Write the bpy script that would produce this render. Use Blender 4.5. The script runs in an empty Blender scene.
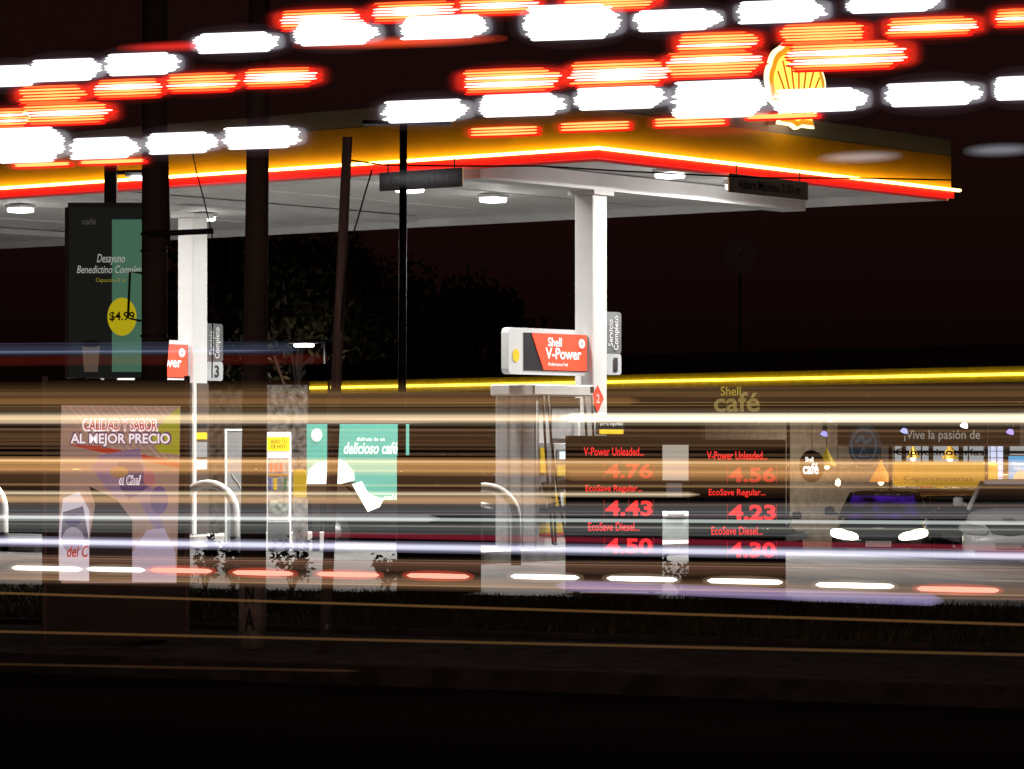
import bpy, bmesh, math, random
from mathutils import Vector, Matrix
R = random.Random(7)
D = bpy.data
S = bpy.context.scene
COL = S.collection
F, HZ, CX, CZ = 3300.0, 440.0, 512.0, 1.55

# ------------------------------------------------------------------ camera
cam = D.cameras.new('camera'); cam.sensor_width = 36; cam.lens = 36 * F / 1024
cam.shift_y = (HZ - 384.5) / 1024; cam.clip_end = 3000; cam.clip_start = 0.5
co = D.objects.new('camera', cam); COL.objects.link(co)
co.location = (0, 0, CZ); co.rotation_euler = (math.pi / 2, 0, 0)
S.camera = co

def P(px, py, Y): return Vector(((px - CX) / F * Y, Y, CZ - (py - HZ) / F * Y))
def GX(px, Y): return (px - CX) / F * Y

# ------------------------------------------------------------------ materials
def lin(c): return tuple(((v / 255) / 12.92 if v / 255 <= .04045 else ((v / 255 + .055) / 1.055) ** 2.4) for v in c)
MATS = {}
def mat(name, col, rough=.6, metal=0, var=.25, scale=6, bump=.05, emit=None, es=0, spec=.5, stretch=(1, 1, 1), patchy=False):
    if name in MATS: return MATS[name]
    m = D.materials.new(name); m.use_nodes = True; MATS[name] = m
    nt = m.node_tree; n = nt.nodes; b = n['Principled BSDF']
    tc = n.new('ShaderNodeTexCoord'); mp = n.new('ShaderNodeMapping'); mp.inputs['Scale'].default_value = stretch
    nt.links.new(tc.outputs['Object'], mp.inputs['Vector'])
    no = n.new('ShaderNodeTexNoise'); no.inputs['Scale'].default_value = scale; no.inputs['Detail'].default_value = 6
    nt.links.new(mp.outputs[0], no.inputs['Vector'])
    rp = n.new('ShaderNodeValToRGB')
    rp.color_ramp.elements[0].position = .3; rp.color_ramp.elements[1].position = .7
    rp.color_ramp.elements[0].color = tuple(max(0, c * (1 - var)) for c in col) + (1,)
    rp.color_ramp.elements[1].color = tuple(min(1, c * (1 + var * .5)) for c in col) + (1,)
    nt.links.new(no.outputs['Fac'], rp.inputs['Fac']); nt.links.new(rp.outputs['Color'], b.inputs['Base Color'])
    b.inputs['Roughness'].default_value = rough; b.inputs['Metallic'].default_value = metal
    b.inputs['Specular IOR Level'].default_value = spec
    if bump:
        bp = n.new('ShaderNodeBump'); bp.inputs['Strength'].default_value = bump; bp.inputs['Distance'].default_value = .02
        nt.links.new(no.outputs['Fac'], bp.inputs['Height']); nt.links.new(bp.outputs[0], b.inputs['Normal'])
    if emit:
        b.inputs['Emission Color'].default_value = emit + (1,); b.inputs['Emission Strength'].default_value = es
        if patchy:
            mr = n.new('ShaderNodeMapRange'); mr.inputs[1].default_value = .47; mr.inputs[2].default_value = .66; mr.inputs[4].default_value = es
            nt.links.new(no.outputs['Fac'], mr.inputs[0]); nt.links.new(mr.outputs[0], b.inputs['Emission Strength'])
    return m
def emit(name, col, s):
    if name in MATS: return MATS[name]
    m = D.materials.new(name); m.use_nodes = True; MATS[name] = m
    n = m.node_tree.nodes; n.clear(); o = n.new('ShaderNodeOutputMaterial'); e = n.new('ShaderNodeEmission')
    e.inputs[0].default_value = col + (1,); e.inputs[1].default_value = s
    m.node_tree.links.new(e.outputs[0], o.inputs['Surface']); return m
def volm(col, s):
    k = 'glow_%.2f_%.2f_%.2f_%.3f' % (*col, s)
    if k in MATS: return MATS[k]
    m = D.materials.new('glowing_air'); m.use_nodes = True; MATS[k] = m
    n = m.node_tree.nodes; n.clear(); o = n.new('ShaderNodeOutputMaterial'); e = n.new('ShaderNodeEmission')
    e.inputs[0].default_value = col + (1,); e.inputs[1].default_value = s
    m.node_tree.links.new(e.outputs[0], o.inputs['Volume']); return m
def glass(name, tint=(1, 1, 1), fac=.08):
    if name in MATS: return MATS[name]
    m = D.materials.new(name); m.use_nodes = True; MATS[name] = m
    n = m.node_tree.nodes; n.clear(); o = n.new('ShaderNodeOutputMaterial')
    t = n.new('ShaderNodeBsdfTransparent'); t.inputs[0].default_value = tint + (1,)
    g = n.new('ShaderNodeBsdfGlossy'); g.inputs['Roughness'].default_value = .03
    x = n.new('ShaderNodeMixShader'); f = n.new('ShaderNodeFresnel'); f.inputs[0].default_value = 1.3
    f.inputs[0].default_value = 1.3; gm = n.new('ShaderNodeNewGeometry'); fl = n.new('ShaderNodeMapRange'); fl.inputs[3].default_value = 1.3; fl.inputs[4].default_value = 1 / 1.3
    m.node_tree.links.new(gm.outputs['Backfacing'], fl.inputs[0]); m.node_tree.links.new(fl.outputs[0], f.inputs[0]); m.node_tree.links.new(f.outputs[0], x.inputs[0])
    m.node_tree.links.new(t.outputs[0], x.inputs[1]); m.node_tree.links.new(g.outputs[0], x.inputs[2])
    m.node_tree.links.new(x.outputs[0], o.inputs['Surface']); return m

# ------------------------------------------------------------------ mesh helpers
class MB:
    def __init__(s): s.v = []; s.f = []; s.m = []; s.mi = 0
    def add(s, vs, fs):
        b = len(s.v); s.v += [tuple(v) for v in vs]
        for f in fs: s.f.append([b + i for i in f]); s.m.append(s.mi)
    def box(s, a, b, bev=0):
        x0, y0, z0 = a; x1, y1, z1 = b
        if bev <= 0:
            s.add([(x0, y0, z0), (x1, y0, z0), (x1, y1, z0), (x0, y1, z0), (x0, y0, z1), (x1, y0, z1), (x1, y1, z1), (x0, y1, z1)],
                  [(0, 3, 2, 1), (4, 5, 6, 7), (0, 1, 5, 4), (1, 2, 6, 5), (2, 3, 7, 6), (3, 0, 4, 7)]); return s
        # chamfered box from 24 vertices
        vs = []; idx = {}
        for i, x in enumerate((x0, x1)):
            for j, y in enumerate((y0, y1)):
                for k, z in enumerate((z0, z1)):
                    sx, sy, sz = (1, -1)[i] * bev, (1, -1)[j] * bev, (1, -1)[k] * bev
                    for ax, p in enumerate(((x, y + sy, z + sz), (x + sx, y, z + sz), (x + sx, y + sy, z))):
                        idx[i, j, k, ax] = len(vs); vs.append(p)
        fs = []
        for s_ in (0, 1):
            q = [(0, 0), (1, 0), (1, 1), (0, 1)]
            fx = [idx[s_, a, b, 0] for a, b in q]; fy = [idx[a, s_, b, 1] for a, b in q]; fz = [idx[a, b, s_, 2] for a, b in q]
            fs += [fx if s_ else fx[::-1], fy[::-1] if s_ else fy, fz if s_ else fz[::-1]]
        for a in (0, 1):
            for b in (0, 1):
                fs += [[idx[0, a, b, 1], idx[1, a, b, 1], idx[1, a, b, 2], idx[0, a, b, 2]],
                       [idx[a, 0, b, 0], idx[a, 1, b, 0], idx[a, 1, b, 2], idx[a, 0, b, 2]],
                       [idx[a, b, 0, 0], idx[a, b, 1, 0], idx[a, b, 1, 1], idx[a, b, 0, 1]]]
                for c in (0, 1): fs.append([idx[a, b, c, 0], idx[a, b, c, 1], idx[a, b, c, 2]])
        s.add(vs, fs); return s
    def tube(s, pts, r, n=10, cap=True):
        pts = [Vector(p) for p in pts]; rs = r if isinstance(r, (list, tuple)) else [r] * len(pts)
        vs = []; prev = None
        for i, p in enumerate(pts):
            d = (pts[min(i + 1, len(pts) - 1)] - pts[max(i - 1, 0)]).normalized()
            up = prev if prev is not None else (Vector((0, 0, 1)) if abs(d.z) < .9 else Vector((1, 0, 0)))
            a = (up - d * up.dot(d)).normalized(); prev = a; b = d.cross(a)
            for k in range(n):
                t = 2 * math.pi * k / n; vs.append(p + (a * math.cos(t) + b * math.sin(t)) * rs[i])
        fs = [(i * n + k, i * n + (k + 1) % n, (i + 1) * n + (k + 1) % n, (i + 1) * n + k) for i in range(len(pts) - 1) for k in range(n)]
        if cap: fs += [tuple(range(n))[::-1], tuple((len(pts) - 1) * n + k for k in range(n))]
        s.add(vs, fs); return s
    def prism(s, pts, o, ax, ay, t):
        """outline pts (2D) in the plane o + ax*x + ay*y, thickness t along ax x ay"""
        o, ax, ay = Vector(o), Vector(ax), Vector(ay); nz = ax.cross(ay).normalized() * t; n = len(pts)
        vs = [o + ax * x + ay * y for x, y in pts]; vs += [v + nz for v in vs]
        s.add(vs, [tuple(range(n))[::-1], tuple(range(n, 2 * n))] + [(i, (i + 1) % n, n + (i + 1) % n, n + i) for i in range(n)]); return s
    def loft(s, secs, cap=True):
        n = len(secs[0]); vs = [v for q in secs for v in q]
        fs = [(i * n + k, i * n + (k + 1) % n, (i + 1) * n + (k + 1) % n, (i + 1) * n + k) for i in range(len(secs) - 1) for k in range(n)]
        if cap: fs += [tuple(range(n))[::-1], tuple((len(secs) - 1) * n + k for k in range(n))]
        s.add(vs, fs); return s
    def build(s, name, mats, parent=None, smooth=False, loc=(0, 0, 0), rz=0):
        me = D.meshes.new(name); me.from_pydata(s.v, [], s.f)
        if not isinstance(mats, (list, tuple)): mats = [mats]
        for m in mats: me.materials.append(m)
        if len(mats) > 1: me.polygons.foreach_set('material_index', s.m)
        if smooth: me.polygons.foreach_set('use_smooth', [True] * len(me.polygons))
        me.update()
        if len(me.polygons) < 20000:
            bm = bmesh.new(); bm.from_mesh(me); bmesh.ops.recalc_face_normals(bm, faces=bm.faces[:]); bm.to_mesh(me); bm.free()
        o = D.objects.new(name, me); COL.objects.link(o); o.location = loc; o.rotation_euler = (0, 0, rz)
        if parent: o.parent = parent
        return o
def tag(o, label, cat, group=None):
    o['label'] = label; o['category'] = cat
    if group: o['group'] = group
    return o
def struct(o, kind='structure'): o['kind'] = kind; return o
def thing(name, label, cat, loc=(0, 0, 0), rz=0, group=None):
    o = D.objects.new(name, None); COL.objects.link(o); o.location = loc; o.rotation_euler = (0, 0, rz); o.empty_display_size = .2
    return tag(o, label, cat, group)
def copy_tree(o, parent=None):
    c = o.copy(); COL.objects.link(c)
    if parent: c.parent = parent
    for ch in list(o.children): copy_tree(ch, c)
    return c
def rrect(w, h, r, n=5):
    pts = []
    for cx, cy, a in ((w / 2 - r, h / 2 - r, 0), (-w / 2 + r, h / 2 - r, 90), (-w / 2 + r, -h / 2 + r, 180), (w / 2 - r, -h / 2 + r, 270)):
        for k in range(n + 1):
            t = math.radians(a + 90 * k / n); pts.append((cx + r * math.cos(t), cy + r * math.sin(t)))
    return pts
def circ(rx, ry=None, n=28): return [(rx * math.cos(2 * math.pi * k / n), (ry or rx) * math.sin(2 * math.pi * k / n)) for k in range(n)]
def text(s, parent, o, ax, ay, w, h, m, bold=0, shear=0, name='lettering', t=.004, lift=.004):
    """words fitted into a w x h box centred on o in the plane ax, ay (facing ax x ay)"""
    cu = D.curves.new('words', 'FONT'); cu.body = s; cu.align_x = 'CENTER'; cu.offset = bold; cu.shear = shear; cu.extrude = 0
    cu.resolution_u = 3; cu.space_line = .9
    q = D.objects.new('words', cu); COL.objects.link(q); bpy.context.view_layer.update()
    me = D.meshes.new_from_object(q.evaluated_get(bpy.context.evaluated_depsgraph_get())); D.objects.remove(q); D.curves.remove(cu)
    xs = [v.co.x for v in me.vertices]; ys = [v.co.y for v in me.vertices]
    x0, x1, y0, y1 = min(xs), max(xs), min(ys), max(ys)
    o, ax, ay = Vector(o), Vector(ax), Vector(ay); nz = ax.cross(ay).normalized()
    k = h / max(1e-6, y1 - y0)
    kx = w / (x1 - x0) if w else k
    for v in me.vertices:
        v.co = o + ax * ((v.co.x - (x0 + x1) / 2) * kx) + ay * ((v.co.y - (y0 + y1) / 2) * k) + nz * lift
    me.materials.clear(); me.materials.append(m); me.name = name
    ob = D.objects.new(name, me); COL.objects.link(ob)
    if parent: ob.parent = parent
    return ob
X, Yv, Z = Vector((1, 0, 0)), Vector((0, 1, 0)), Vector((0, 0, 1))

# ------------------------------------------------------------------ materials used widely
WHITE = mat('white_paint', (.78, .78, .77), .45, var=.08, scale=3, bump=.02)
CLAD = mat('white_cladding', (.62, .64, .66), .35, var=.1, scale=2, bump=.02, stretch=(6, 6, .4))
STEEL = mat('galvanised_steel', (.35, .34, .33), .4, .7, var=.3, scale=14)
DARK = mat('dark_metal', (.035, .03, .03), .5, .3, var=.3, scale=9)
BLACK = mat('black_plastic', (.012, .012, .013), .45, var=.2)
RUBBER = mat('rubber', (.01, .01, .01), .7, var=.3)
GREY = mat('grey_panel', (.22, .23, .24), .5, var=.12)
RED = mat('red_panel', (.62, .035, .025), .4, var=.08)
YELLOW = mat('yellow_panel', (.75, .5, .02), .45, var=.1)

# ------------------------------------------------------------------ world
w = D.worlds.new('World'); S.world = w; w.use_nodes = True
wn = w.node_tree.nodes; wl = w.node_tree.links; bg = wn['Background']
sky = wn.new('ShaderNodeTexSky'); sky.sky_type = 'NISHITA'; sky.sun_disc = False
sky.sun_elevation = math.radians(1); sky.sun_rotation = math.radians(200)
bw = wn.new('ShaderNodeRGBToBW'); wl.new(sky.outputs[0], bw.inputs[0])
mx = wn.new('ShaderNodeMix'); mx.data_type = 'RGBA'; mx.blend_type = 'MULTIPLY'; mx.inputs[0].default_value = 1
wl.new(bw.outputs[0], mx.inputs[6]); mx.inputs[7].default_value = (1, .33, .26, 1)
wl.new(mx.outputs[2], bg.inputs[0]); bg.inputs[1].default_value = .006
sun = D.lights.new('moon', 'SUN'); sun.energy = .004; sun.angle = math.radians(.5); sun.color = (1, .85, .7)
so = D.objects.new('moon', sun); COL.objects.link(so); so.rotation_euler = (math.radians(55), 0, math.radians(20))

# ------------------------------------------------------------------ frames of reference
O1 = Vector((1.05, 43.9, 0)); uD = Vector((-.79, .613, 0)); vD = Vector((.613, .79, 0)); CR = math.atan2(.79, .613)
def CW(v, u, z=0): return O1 + vD * v + uD * u + Z * z       # canopy frame to world
def gz(x, y):                                                # the site falls away behind the pump islands
    v = (Vector((x, y, 0)) - O1).dot(vD)
    u = (Vector((x, y, 0)) - O1).dot(uD); k = min(1, max(0, (-2.3 - u) / 2.4)); v0 = 3 - 8 * k
    t = min(1.35, max(0, (v - v0) / (23 - v0))); return -1.08 * t
RD = Vector((-.9045, .4265, 0)); RN = Vector((.4265, .9045, 0)) # along and across the road
def RW(t, w_, z=0): return RD * t + RN * w_ + Z * z
def onroad(px, py, Y0):                                      # on the upright plane along the road that passes (0, Y0)
    k = (px - CX) / F; t = -k * Y0 / (.9045 + .4265 * k); Y = Y0 + .4265 * t
    return Vector((k * Y, Y, CZ - (py - HZ) / F * Y))

# ------------------------------------------------------------------ ground
ASPH = mat('asphalt', (.016, .0145, .014), .85, var=.45, scale=30, bump=.4, spec=0)
CONC = mat('forecourt_concrete', (.1, .098, .098), .8, var=.35, scale=1.1, bump=.2, spec=.1)
PAVE = mat('pavement_concrete', (.1, .085, .075), .9, var=.4, scale=4, bump=.3, spec=0)
SOIL = mat('soil', (.05, .04, .028), .95, var=.5, scale=12, bump=.5, spec=0)
m = MB(); m.add([(-900, -300, -3.2), (900, -300, -3.2), (900, 1500, -3.2), (-900, 1500, -3.2)], [(0, 1, 2, 3)])
struct(m.build('ground', mat('far_ground', (.05, .045, .04), .95, scale=.2)))
m = MB(); m.box((-150, -60, -.6), (150, 20.0, -.13))
def slab(name, w0, w1, z, material, t0=-90, t1=110, z0=-.6):
    q = MB(); q.add([RW(t0, w0, z0), RW(t1, w0, z0), RW(t1, w1, z0), RW(t0, w1, z0), RW(t0, w0, z), RW(t1, w0, z), RW(t1, w1, z), RW(t0, w1, z)],
                    [(0, 3, 2, 1), (4, 5, 6, 7), (0, 1, 5, 4), (1, 2, 6, 5), (2, 3, 7, 6), (3, 0, 4, 7)][::1])
    return struct(q.build(name, material))
slab('road', -14, 20.0, -.13, ASPH)
slab('kerb', 20.0, 20.18, .0, mat('kerb_stone', (.06, .05, .045), .9, var=.5, scale=5, bump=.3, spec=0))
slab('pavement', 20.18, 23.6, -.01, PAVE)
slab('edging', 23.6, 23.72, .03, PAVE)
slab('verge', 23.72, 29.75, -.005, SOIL)
q = MB()                                                     # a worn white edge line on the road
for i in range(30):
    a, b = -40 + i * 4, -40 + i * 4 + 2.2
    q.add([RW(a, 12.0, -.126), RW(b, 12.0, -.126), RW(b, 12.12, -.126), RW(a, 12.12, -.126)], [(0, 3, 2, 1)])
struct(q.build('road_marking', mat('worn_road_paint', (.4, .38, .33), .8, var=.6, scale=20)))
# forecourt as a displaced sheet
vs, fs = [], []; nt, nw = 240, 120
for j in range(nw + 1):
    w_ = 29.75 + (j / nw) ** 1.8 * 150
    for i in range(nt + 1):
        p = RW(-110 + 240 * i / nt, w_); vs.append((p.x, p.y, gz(p.x, p.y) + .0))
for j in range(nw):
    for i in range(nt):
        a = j * (nt + 1) + i; fs.append((a, a + 1, a + nt + 2, a + nt + 1))
q = MB(); q.add(vs, fs); fc = struct(q.build('forecourt', CONC, smooth=True))
# grass
q = MB()
for i in range(42000):
    t = R.uniform(4, 21); w_ = R.uniform(23.8, 29.7); p = RW(t, w_, -.01)
    if math.sin(t * 1.7 + w_) + math.sin(w_ * 2.3 - t * .6) + R.uniform(-1, 1) < -1.3: continue
    h = R.uniform(.04, .13) * (.5 if w_ > 28.6 else 1) * (1 + .5 * math.sin(t * 2.1) * math.sin(w_ * 1.3)); a = R.uniform(0, 6.28); b = R.uniform(.006, .012)
    d = Vector((math.cos(a) * b, math.sin(a) * b, 0)); l = Vector((R.uniform(-.05, .05), R.uniform(-.05, .05), h))
    q.mi = R.randrange(2); q.add([p - d, p + d, p + l], [(0, 1, 2)])
struct(q.build('grass', [mat('grass_green', (.08, .11, .03), .8, var=.5, scale=3, bump=0), mat('grass_dry', (.17, .13, .06), .8, var=.5, scale=3, bump=0)]), 'stuff')

# ------------------------------------------------------------------ canopy
LX0, LX1, LU0, LU1 = -2.77, 5.85, -2.146, 31.0
can = thing('canopy', 'long white and yellow station canopy with glowing red lower edge, on white columns', 'canopy', O1, CR)
ZB, ZT = 5.0, 5.84
SOF = mat('soffit_sheet', (.8, .79, .77), .5, var=.1, scale=1.2, bump=.02)
FY = mat('yellow_fascia', (.78, .37, .008), .4, var=.12, scale=2, bump=.01)
FG = mat('grey_fascia', (.3, .27, .25), .5, var=.1, scale=2)
q = MB(); q.box((LX0 + .12, LU0 + .12, 5.1), (LX1 - .12, LU1, 5.16))
for k in range(14):                                          # seams between the soffit sheets
    u = LU0 + .35 + k * 2.4
    q.box((LX0 + .13, u, 5.085), (LX1 - .13, u + .015, 5.1))
q.build('soffit', SOF, can)
MB().box((LX0 + .05, LU0 + .05, 5.16), (LX1 - .05, LU1, 5.8)).build('roof', DARK, can)
def ring(z0, z1, out, th, name, material):
    q = MB()
    q.box((LX0 - out, LU0 - out, z0), (LX0 - out + th, LU1, z1))
    q.box((LX0 - out + th, LU0 - out, z0), (LX1 + out - th, LU0 - out + th, z1))
    if z0 > 5.1: q.box((LX1 + out - th, LU0 - out + th, z0), (LX1 + out, LU1, z1))
    return q.build(name, material, can)
ring(ZB + .14, ZT - .24, 0, .1, 'yellow_fascia', FY)
ring(ZT - .24, ZT, -.002, .1, 'top_fascia', FG)
q = MB(); q.box((LX1 - .1, LU0 + .1, ZB - .02), (LX1 - .004, LU1, ZT - .25)); q.build('rear_fascia', WHITE, can)
ring(ZB, ZB + .1, .05, .15, 'red_edge', mat('red_edge_light', (.6, .01, .01), .4, emit=(1, .012, .008), es=.75, var=.05))
ring(ZB + .1, ZB + .135, .085, .05, 'light_strip', emit('warm_led', (1, .72, .2), 9))
ring(ZB - .03, ZB, -.06, .06, 'drip_edge', WHITE)
q = MB()
for u in (0, 7.25, 14.5, 21.75):
    MB().box((LX0 + .14, u - .2, 4.86 if u == 0 else 4.995), (LX1 - .9, u + .2, 5.084)).build('cross_beam', WHITE, can)
for u in (0, 7.25, 14.5):
    q = MB(); q.box((-.155, u - .155, 0), (.155, u + .155, 4.855), .012); q.box((-.22, u - .22, 4.80), (.22, u + .22, 4.857)); q.box((-.23, u - .23, .0), (.23, u + .23, .17))
    cl = q.build('column', WHITE, can)
    if u == 7.25:
        MB().box((-.165, u - .165, .18), (.165, u + .165, 2.38)).build('dark_wrap', mat('brown_wrap', (.05, .035, .028), .6), cl)
        MB().box((-.19, u - .2, .18), (-.13, u - .166, 2.38)).build('corner_guard', WHITE, cl)
        for z_, h_, c_ in ((1.72, .16, BLACK), (1.56, .1, YELLOW), (1.3, .22, GREY), (1.12, .14, WHITE)): MB().box((-.12, u - .175, z_), (.12, u - .166, z_ + h_)).build('sticker', c_, cl)
# lamps under the canopy
def canopy_lamp(v, u, label, power=1, up=0):
    t = thing('canopy_light', label, 'light', CW(v, u, 5.085 + up), CR, 'square lights under the station canopy')
    q = MB(); q.box((-.17, -.17, -.05), (.17, .17, 0), .01)
    q.build('housing', WHITE, t)
    q = MB(); q.box((-.15, -.15, -.115), (.15, .15, -.052), .02); q.build('lens', emit('lamp_lens', (1, .98, .94), 60), t)
    L = D.lights.new('lamp_glow', 'AREA'); L.shape = 'SQUARE'; L.size = .38; L.energy = 400 * power; L.color = (1, .97, .92)
    lo = D.objects.new('lamp_glow', L); COL.objects.link(lo); lo.parent = t; lo.location = (0, 0, -.17)
canopy_lamp(2.03, 3.25, 'lit square lamp hanging under the canopy left of the tall white column')
canopy_lamp(-.165, 2.99, 'lit square lamp under the canopy beside the thin lamp post')
canopy_lamp(-.013, -1.29, 'bright lit lamp under the canopy end, right of the tall white column')
canopy_lamp(-.67, 10.16, 'lit square lamp under the canopy at the far left of the photo')
canopy_lamp(2.4, 9.3, 'lit square canopy lamp partly hidden behind the white column with sign 3')
canopy_lamp(0, 15, 'added unseen canopy lamp beyond the left edge of the photo'); canopy_lamp(2.2, -.9, 'added unseen lamp in the rear corner bay of the canopy')  # both are added unseen lamps that light the pumps and columns

for u, lb in ((.3, 'added unseen lamp recessed behind the canopy front edge above the white fuel dispenser'), (4.6, 'added unseen lamp recessed behind the canopy front edge above the mint billboard'), (8.6, 'added unseen lamp recessed behind the canopy front edge above the left fuel dispenser')): canopy_lamp(-2.25, u, lb, .5 if u < 1 else .35, .13)  # added row of unseen lamps, lights the dispenser and column fronts
# height limit plates
def plate(label, c, ax, w_, h, s, tm, pm):
    t = thing('height_limit_sign', label, 'sign', c); ax = Vector(ax); n = ax.cross(Z)
    MB().prism(rrect(w_, h, .01, 2), n * -.012, ax, Z, .024).build('plate', pm, t)
    text(s, t, n * .014, ax, Z, w_ * .78, h * .5, tm, bold=.01)
    for k in (-.4, .4):
        q = MB(); q.box((ax.x * w_ * k - .01, ax.y * w_ * k - .01, h / 2), (ax.x * w_ * k + .01, ax.y * w_ * k + .01, h / 2 + .12)); q.build('hanger', STEEL, t)
PB = mat('brown_plate', (.62, .5, .45), .5)
def vfor(px, u):                                             # v on the canopy frame line (u fixed) seen at px
    k = (px - CX) / F; b = O1 + uD * u; return (k * b.y - b.x) / (vD.x - k * vD.y)
def ufor(px, v):
    k = (px - CX) / F; b = O1 + vD * v; return (k * b.y - b.x) / (uD.x - k * uD.y)
va, vb = vfor(727, LU0 - .1), vfor(806, LU0 - .1)
plate('grey height limit plate with dark words under the right side of the canopy edge', CW((va + vb) / 2, LU0 - .12, 4.86), vD, vb - va, .24, 'Altura Máxima 5.00 m', BLACK, PB)
ua, ub = ufor(464, LX0 - .1), ufor(381, LX0 - .1)
plate('grey height limit plate under the canopy edge beside the thin lamp post', CW(LX0 - .12, (ua + ub) / 2, 4.86), -uD, abs(ub - ua), .24, 'Altura Máxima 5.00 m', BLACK, mat('grey_plate', (.6, .58, .56), .5))

# scallop emblem on the canopy
ve = vfor(793, LU0 - .22)
em_scale = (1.08, 1, .875)
em = thing('emblem_sign', 'glowing yellow and red scallop shell emblem standing on the canopy edge', 'sign', CW(ve, LU0 - .22, 5.66), CR)
em.scale = em_scale
def scallop(sc):
    pts = []
    for k in range(-64, 65):
        a = math.radians(k * 118 / 64); rr = .62 + .022 * abs(math.sin(k / 64 * 7 * math.pi / 2 * 1.0))
        pts.append((math.sin(a) * rr * 1.03, .66 + math.cos(a) * rr))
    pts = pts[::-1]
    base = [(-.33, .2), (-.4, .02), (-.12, .02), (0, -.03), (.12, .02), (.4, .02), (.33, .2)]
    return [(x * sc, .6 + (y - .6) * sc) for x, y in pts + base]
ORG = mat('orange_shell', (.7, .25, .01), .4, emit=(1, .42, .02), es=.8); YEL = mat('yellow_shell', (.8, .6, .02), .4, emit=(1, .74, .1), es=1.6)
MB().prism(scallop(1.0), (0, -.01, 0), X, Z, .05).build('outer_shell', mat('pale_shell_edge', (.8, .7, .5), .4, emit=(1, .86, .5), es=1.8), em)
MB().prism(scallop(.93), (0, -.06, 0), X, Z, .012).build('shell_border', ORG, em)
MB().prism(scallop(.8), (0, -.072, 0), X, Z, .012).build('shell_face', YEL, em)
q = MB()
for k in range(-3, 4):
    a = math.radians(k * 23); q.tube([(math.sin(a) * .12, -.09, .14 + math.cos(a) * .05), (math.sin(a) * .5, -.09, .62 + math.cos(a) * .5)], .013, 6)
q.build('ribs', mat('rib_red', (.5, .1, .01), .4, emit=(1, .2, .01), es=.5), em)
for x in (-.3, .24): MB().box((x, .05, .03), (x + .06, .2, .19)).build('bracket', STEEL, em)

# ------------------------------------------------------------------ pump islands, dispensers
def island(u, label):
    q = MB(); q.prism(rrect(6.2, 1.15, .55, 8), (-.35, 0, .0), X, Yv, .15)
    o = q.build('pump_island', mat('island_concrete', (.33, .32, .3), .8, var=.3, scale=5, bump=.2), None, loc=CW(0, u), rz=CR)
    return tag(o, label, 'pump island', 'raised kerbs under the pumps')
# (column feet run through the islands)
island(0, 'low concrete island under the white fuel dispenser')
island(7.25, 'low concrete island under the column numbered 3')
disp = thing('fuel_dispenser', 'white fuel dispenser with hanging black hoses beside the column numbered 1', 'fuel dispenser', CW(-1.1, 0, .15), CR)
SIDE = mat('dispenser_side', (.8, .82, .84), .3, .2, var=.12, scale=2, stretch=(8, 8, .3))
q = MB(); q.box((-.45, -.3, 0), (.5, .3, .47), .015); q.box((-.45, -.27, .47), (.5, .27, 1.95)); q.build('body', WHITE, disp)
q = MB()
for k in range(3): q.box((-.55, -.33 + k * .225, 0), (-.451, -.33 + k * .225 + .21, 1.97), .02)
q.build('front_post', SIDE, disp)
q = MB(); q.box((-.62, -.36, 1.97), (.68, .36, 2.12), .02); q.build('top_cover', WHITE, disp)
MB().box((.6, -.363, 2.02), (.675, -.36, 2.1)).build('number_tag', BLACK, disp)
for s in (-1, 1):                                            # both dispensing faces
    def fb(x0, x1, z0, z1, d0, d1, name, mt, bev=0):
        y0, y1 = sorted((s * d0, s * d1)); return MB().box((x0, y0, z0), (x1, y1, z1), bev).build(name, mt, disp)
    fb(-.14, .36, .52, 1.36, .271, .315, 'face_panel', mat('pump_face', (.5, .51, .52), .35, var=.1), .012)
    fb(-.08, .14, 1.12, 1.28, .316, .326, 'screen_frame', GREY)
    fb(-.03, .1, 1.15, 1.25, .327, .332, 'screen', emit('pump_screen', (.8, .9, 1), 1.1))
    fb(-.07, .13, .94, 1.07, .316, .33, 'price_display', mat('amber_display', (.4, .3, .04), .3, emit=(.8, .6, .1), es=.25))
    fb(-.05, .1, .76, .88, .316, .335, 'keypad', BLACK)
    for i in range(4): fb(-.12 + i * .1, -.04 + i * .1, .55, .72, .316, .328, 'grade_button', (YELLOW, WHITE, YELLOW, RED)[i])
    fb(-.43, -.17, .52, 1.36, .271, .3, 'nozzle_bay', GREY)
    fb(-.42, -.3, .98, 1.3, .301, .312, 'grade_label', YELLOW)
    fb(-.44, .5, .2, .32, .301, .306, 'yellow_stripe', YELLOW)
    fb(-.44, .5, .165, .198, .301, .307, 'red_stripe', RED)
    fb(-.44, .49, .47, .51, .272, .33, 'drip_ledge', BLACK)
    fb(-.14, .42, 1.42, 1.95, .271, .292, 'head_panel', mat('head_panel', (.36, .37, .38), .4))
    for i, (a, b) in enumerate(((-.42, -.2), (-.36, .5), (.4, .46), (.52, .56))):
        y = s * (.36 + .03 * i); pts = []
        if i < 2:
            for k in range(25):
                t = k / 24; z = 1.97 - 1.9 * math.sin(t * math.pi) ** .7 * (1 if i else .95) + (-.9 * t)
                z = max(.06 + .02 * i, z); pts.append((a + (b - a) * t * (1.1 if i else 1), y + s * .12 * math.sin(t * math.pi), z))
        else: pts = [(a, y, 1.97), (a + .02, y, 1.6), (b, y, 1.2), (b - .02, y, .9)]
        MB().tube(pts, .017, 8).build('hose', RUBBER, disp, True)
    for i in range(2):
        q = MB(); x = -.38 + i * .1; y = s * .33
        q.tube([(x, y, .85), (x, y + s * .05, .75), (x + .02, y + s * .06, .62)], [.03, .035, .02], 8); q.box((x - .02, min(y, y + s * .09), .77), (x + .03, max(y, y + s * .09), .82))
        q.build('nozzle', BLACK, disp)
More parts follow.
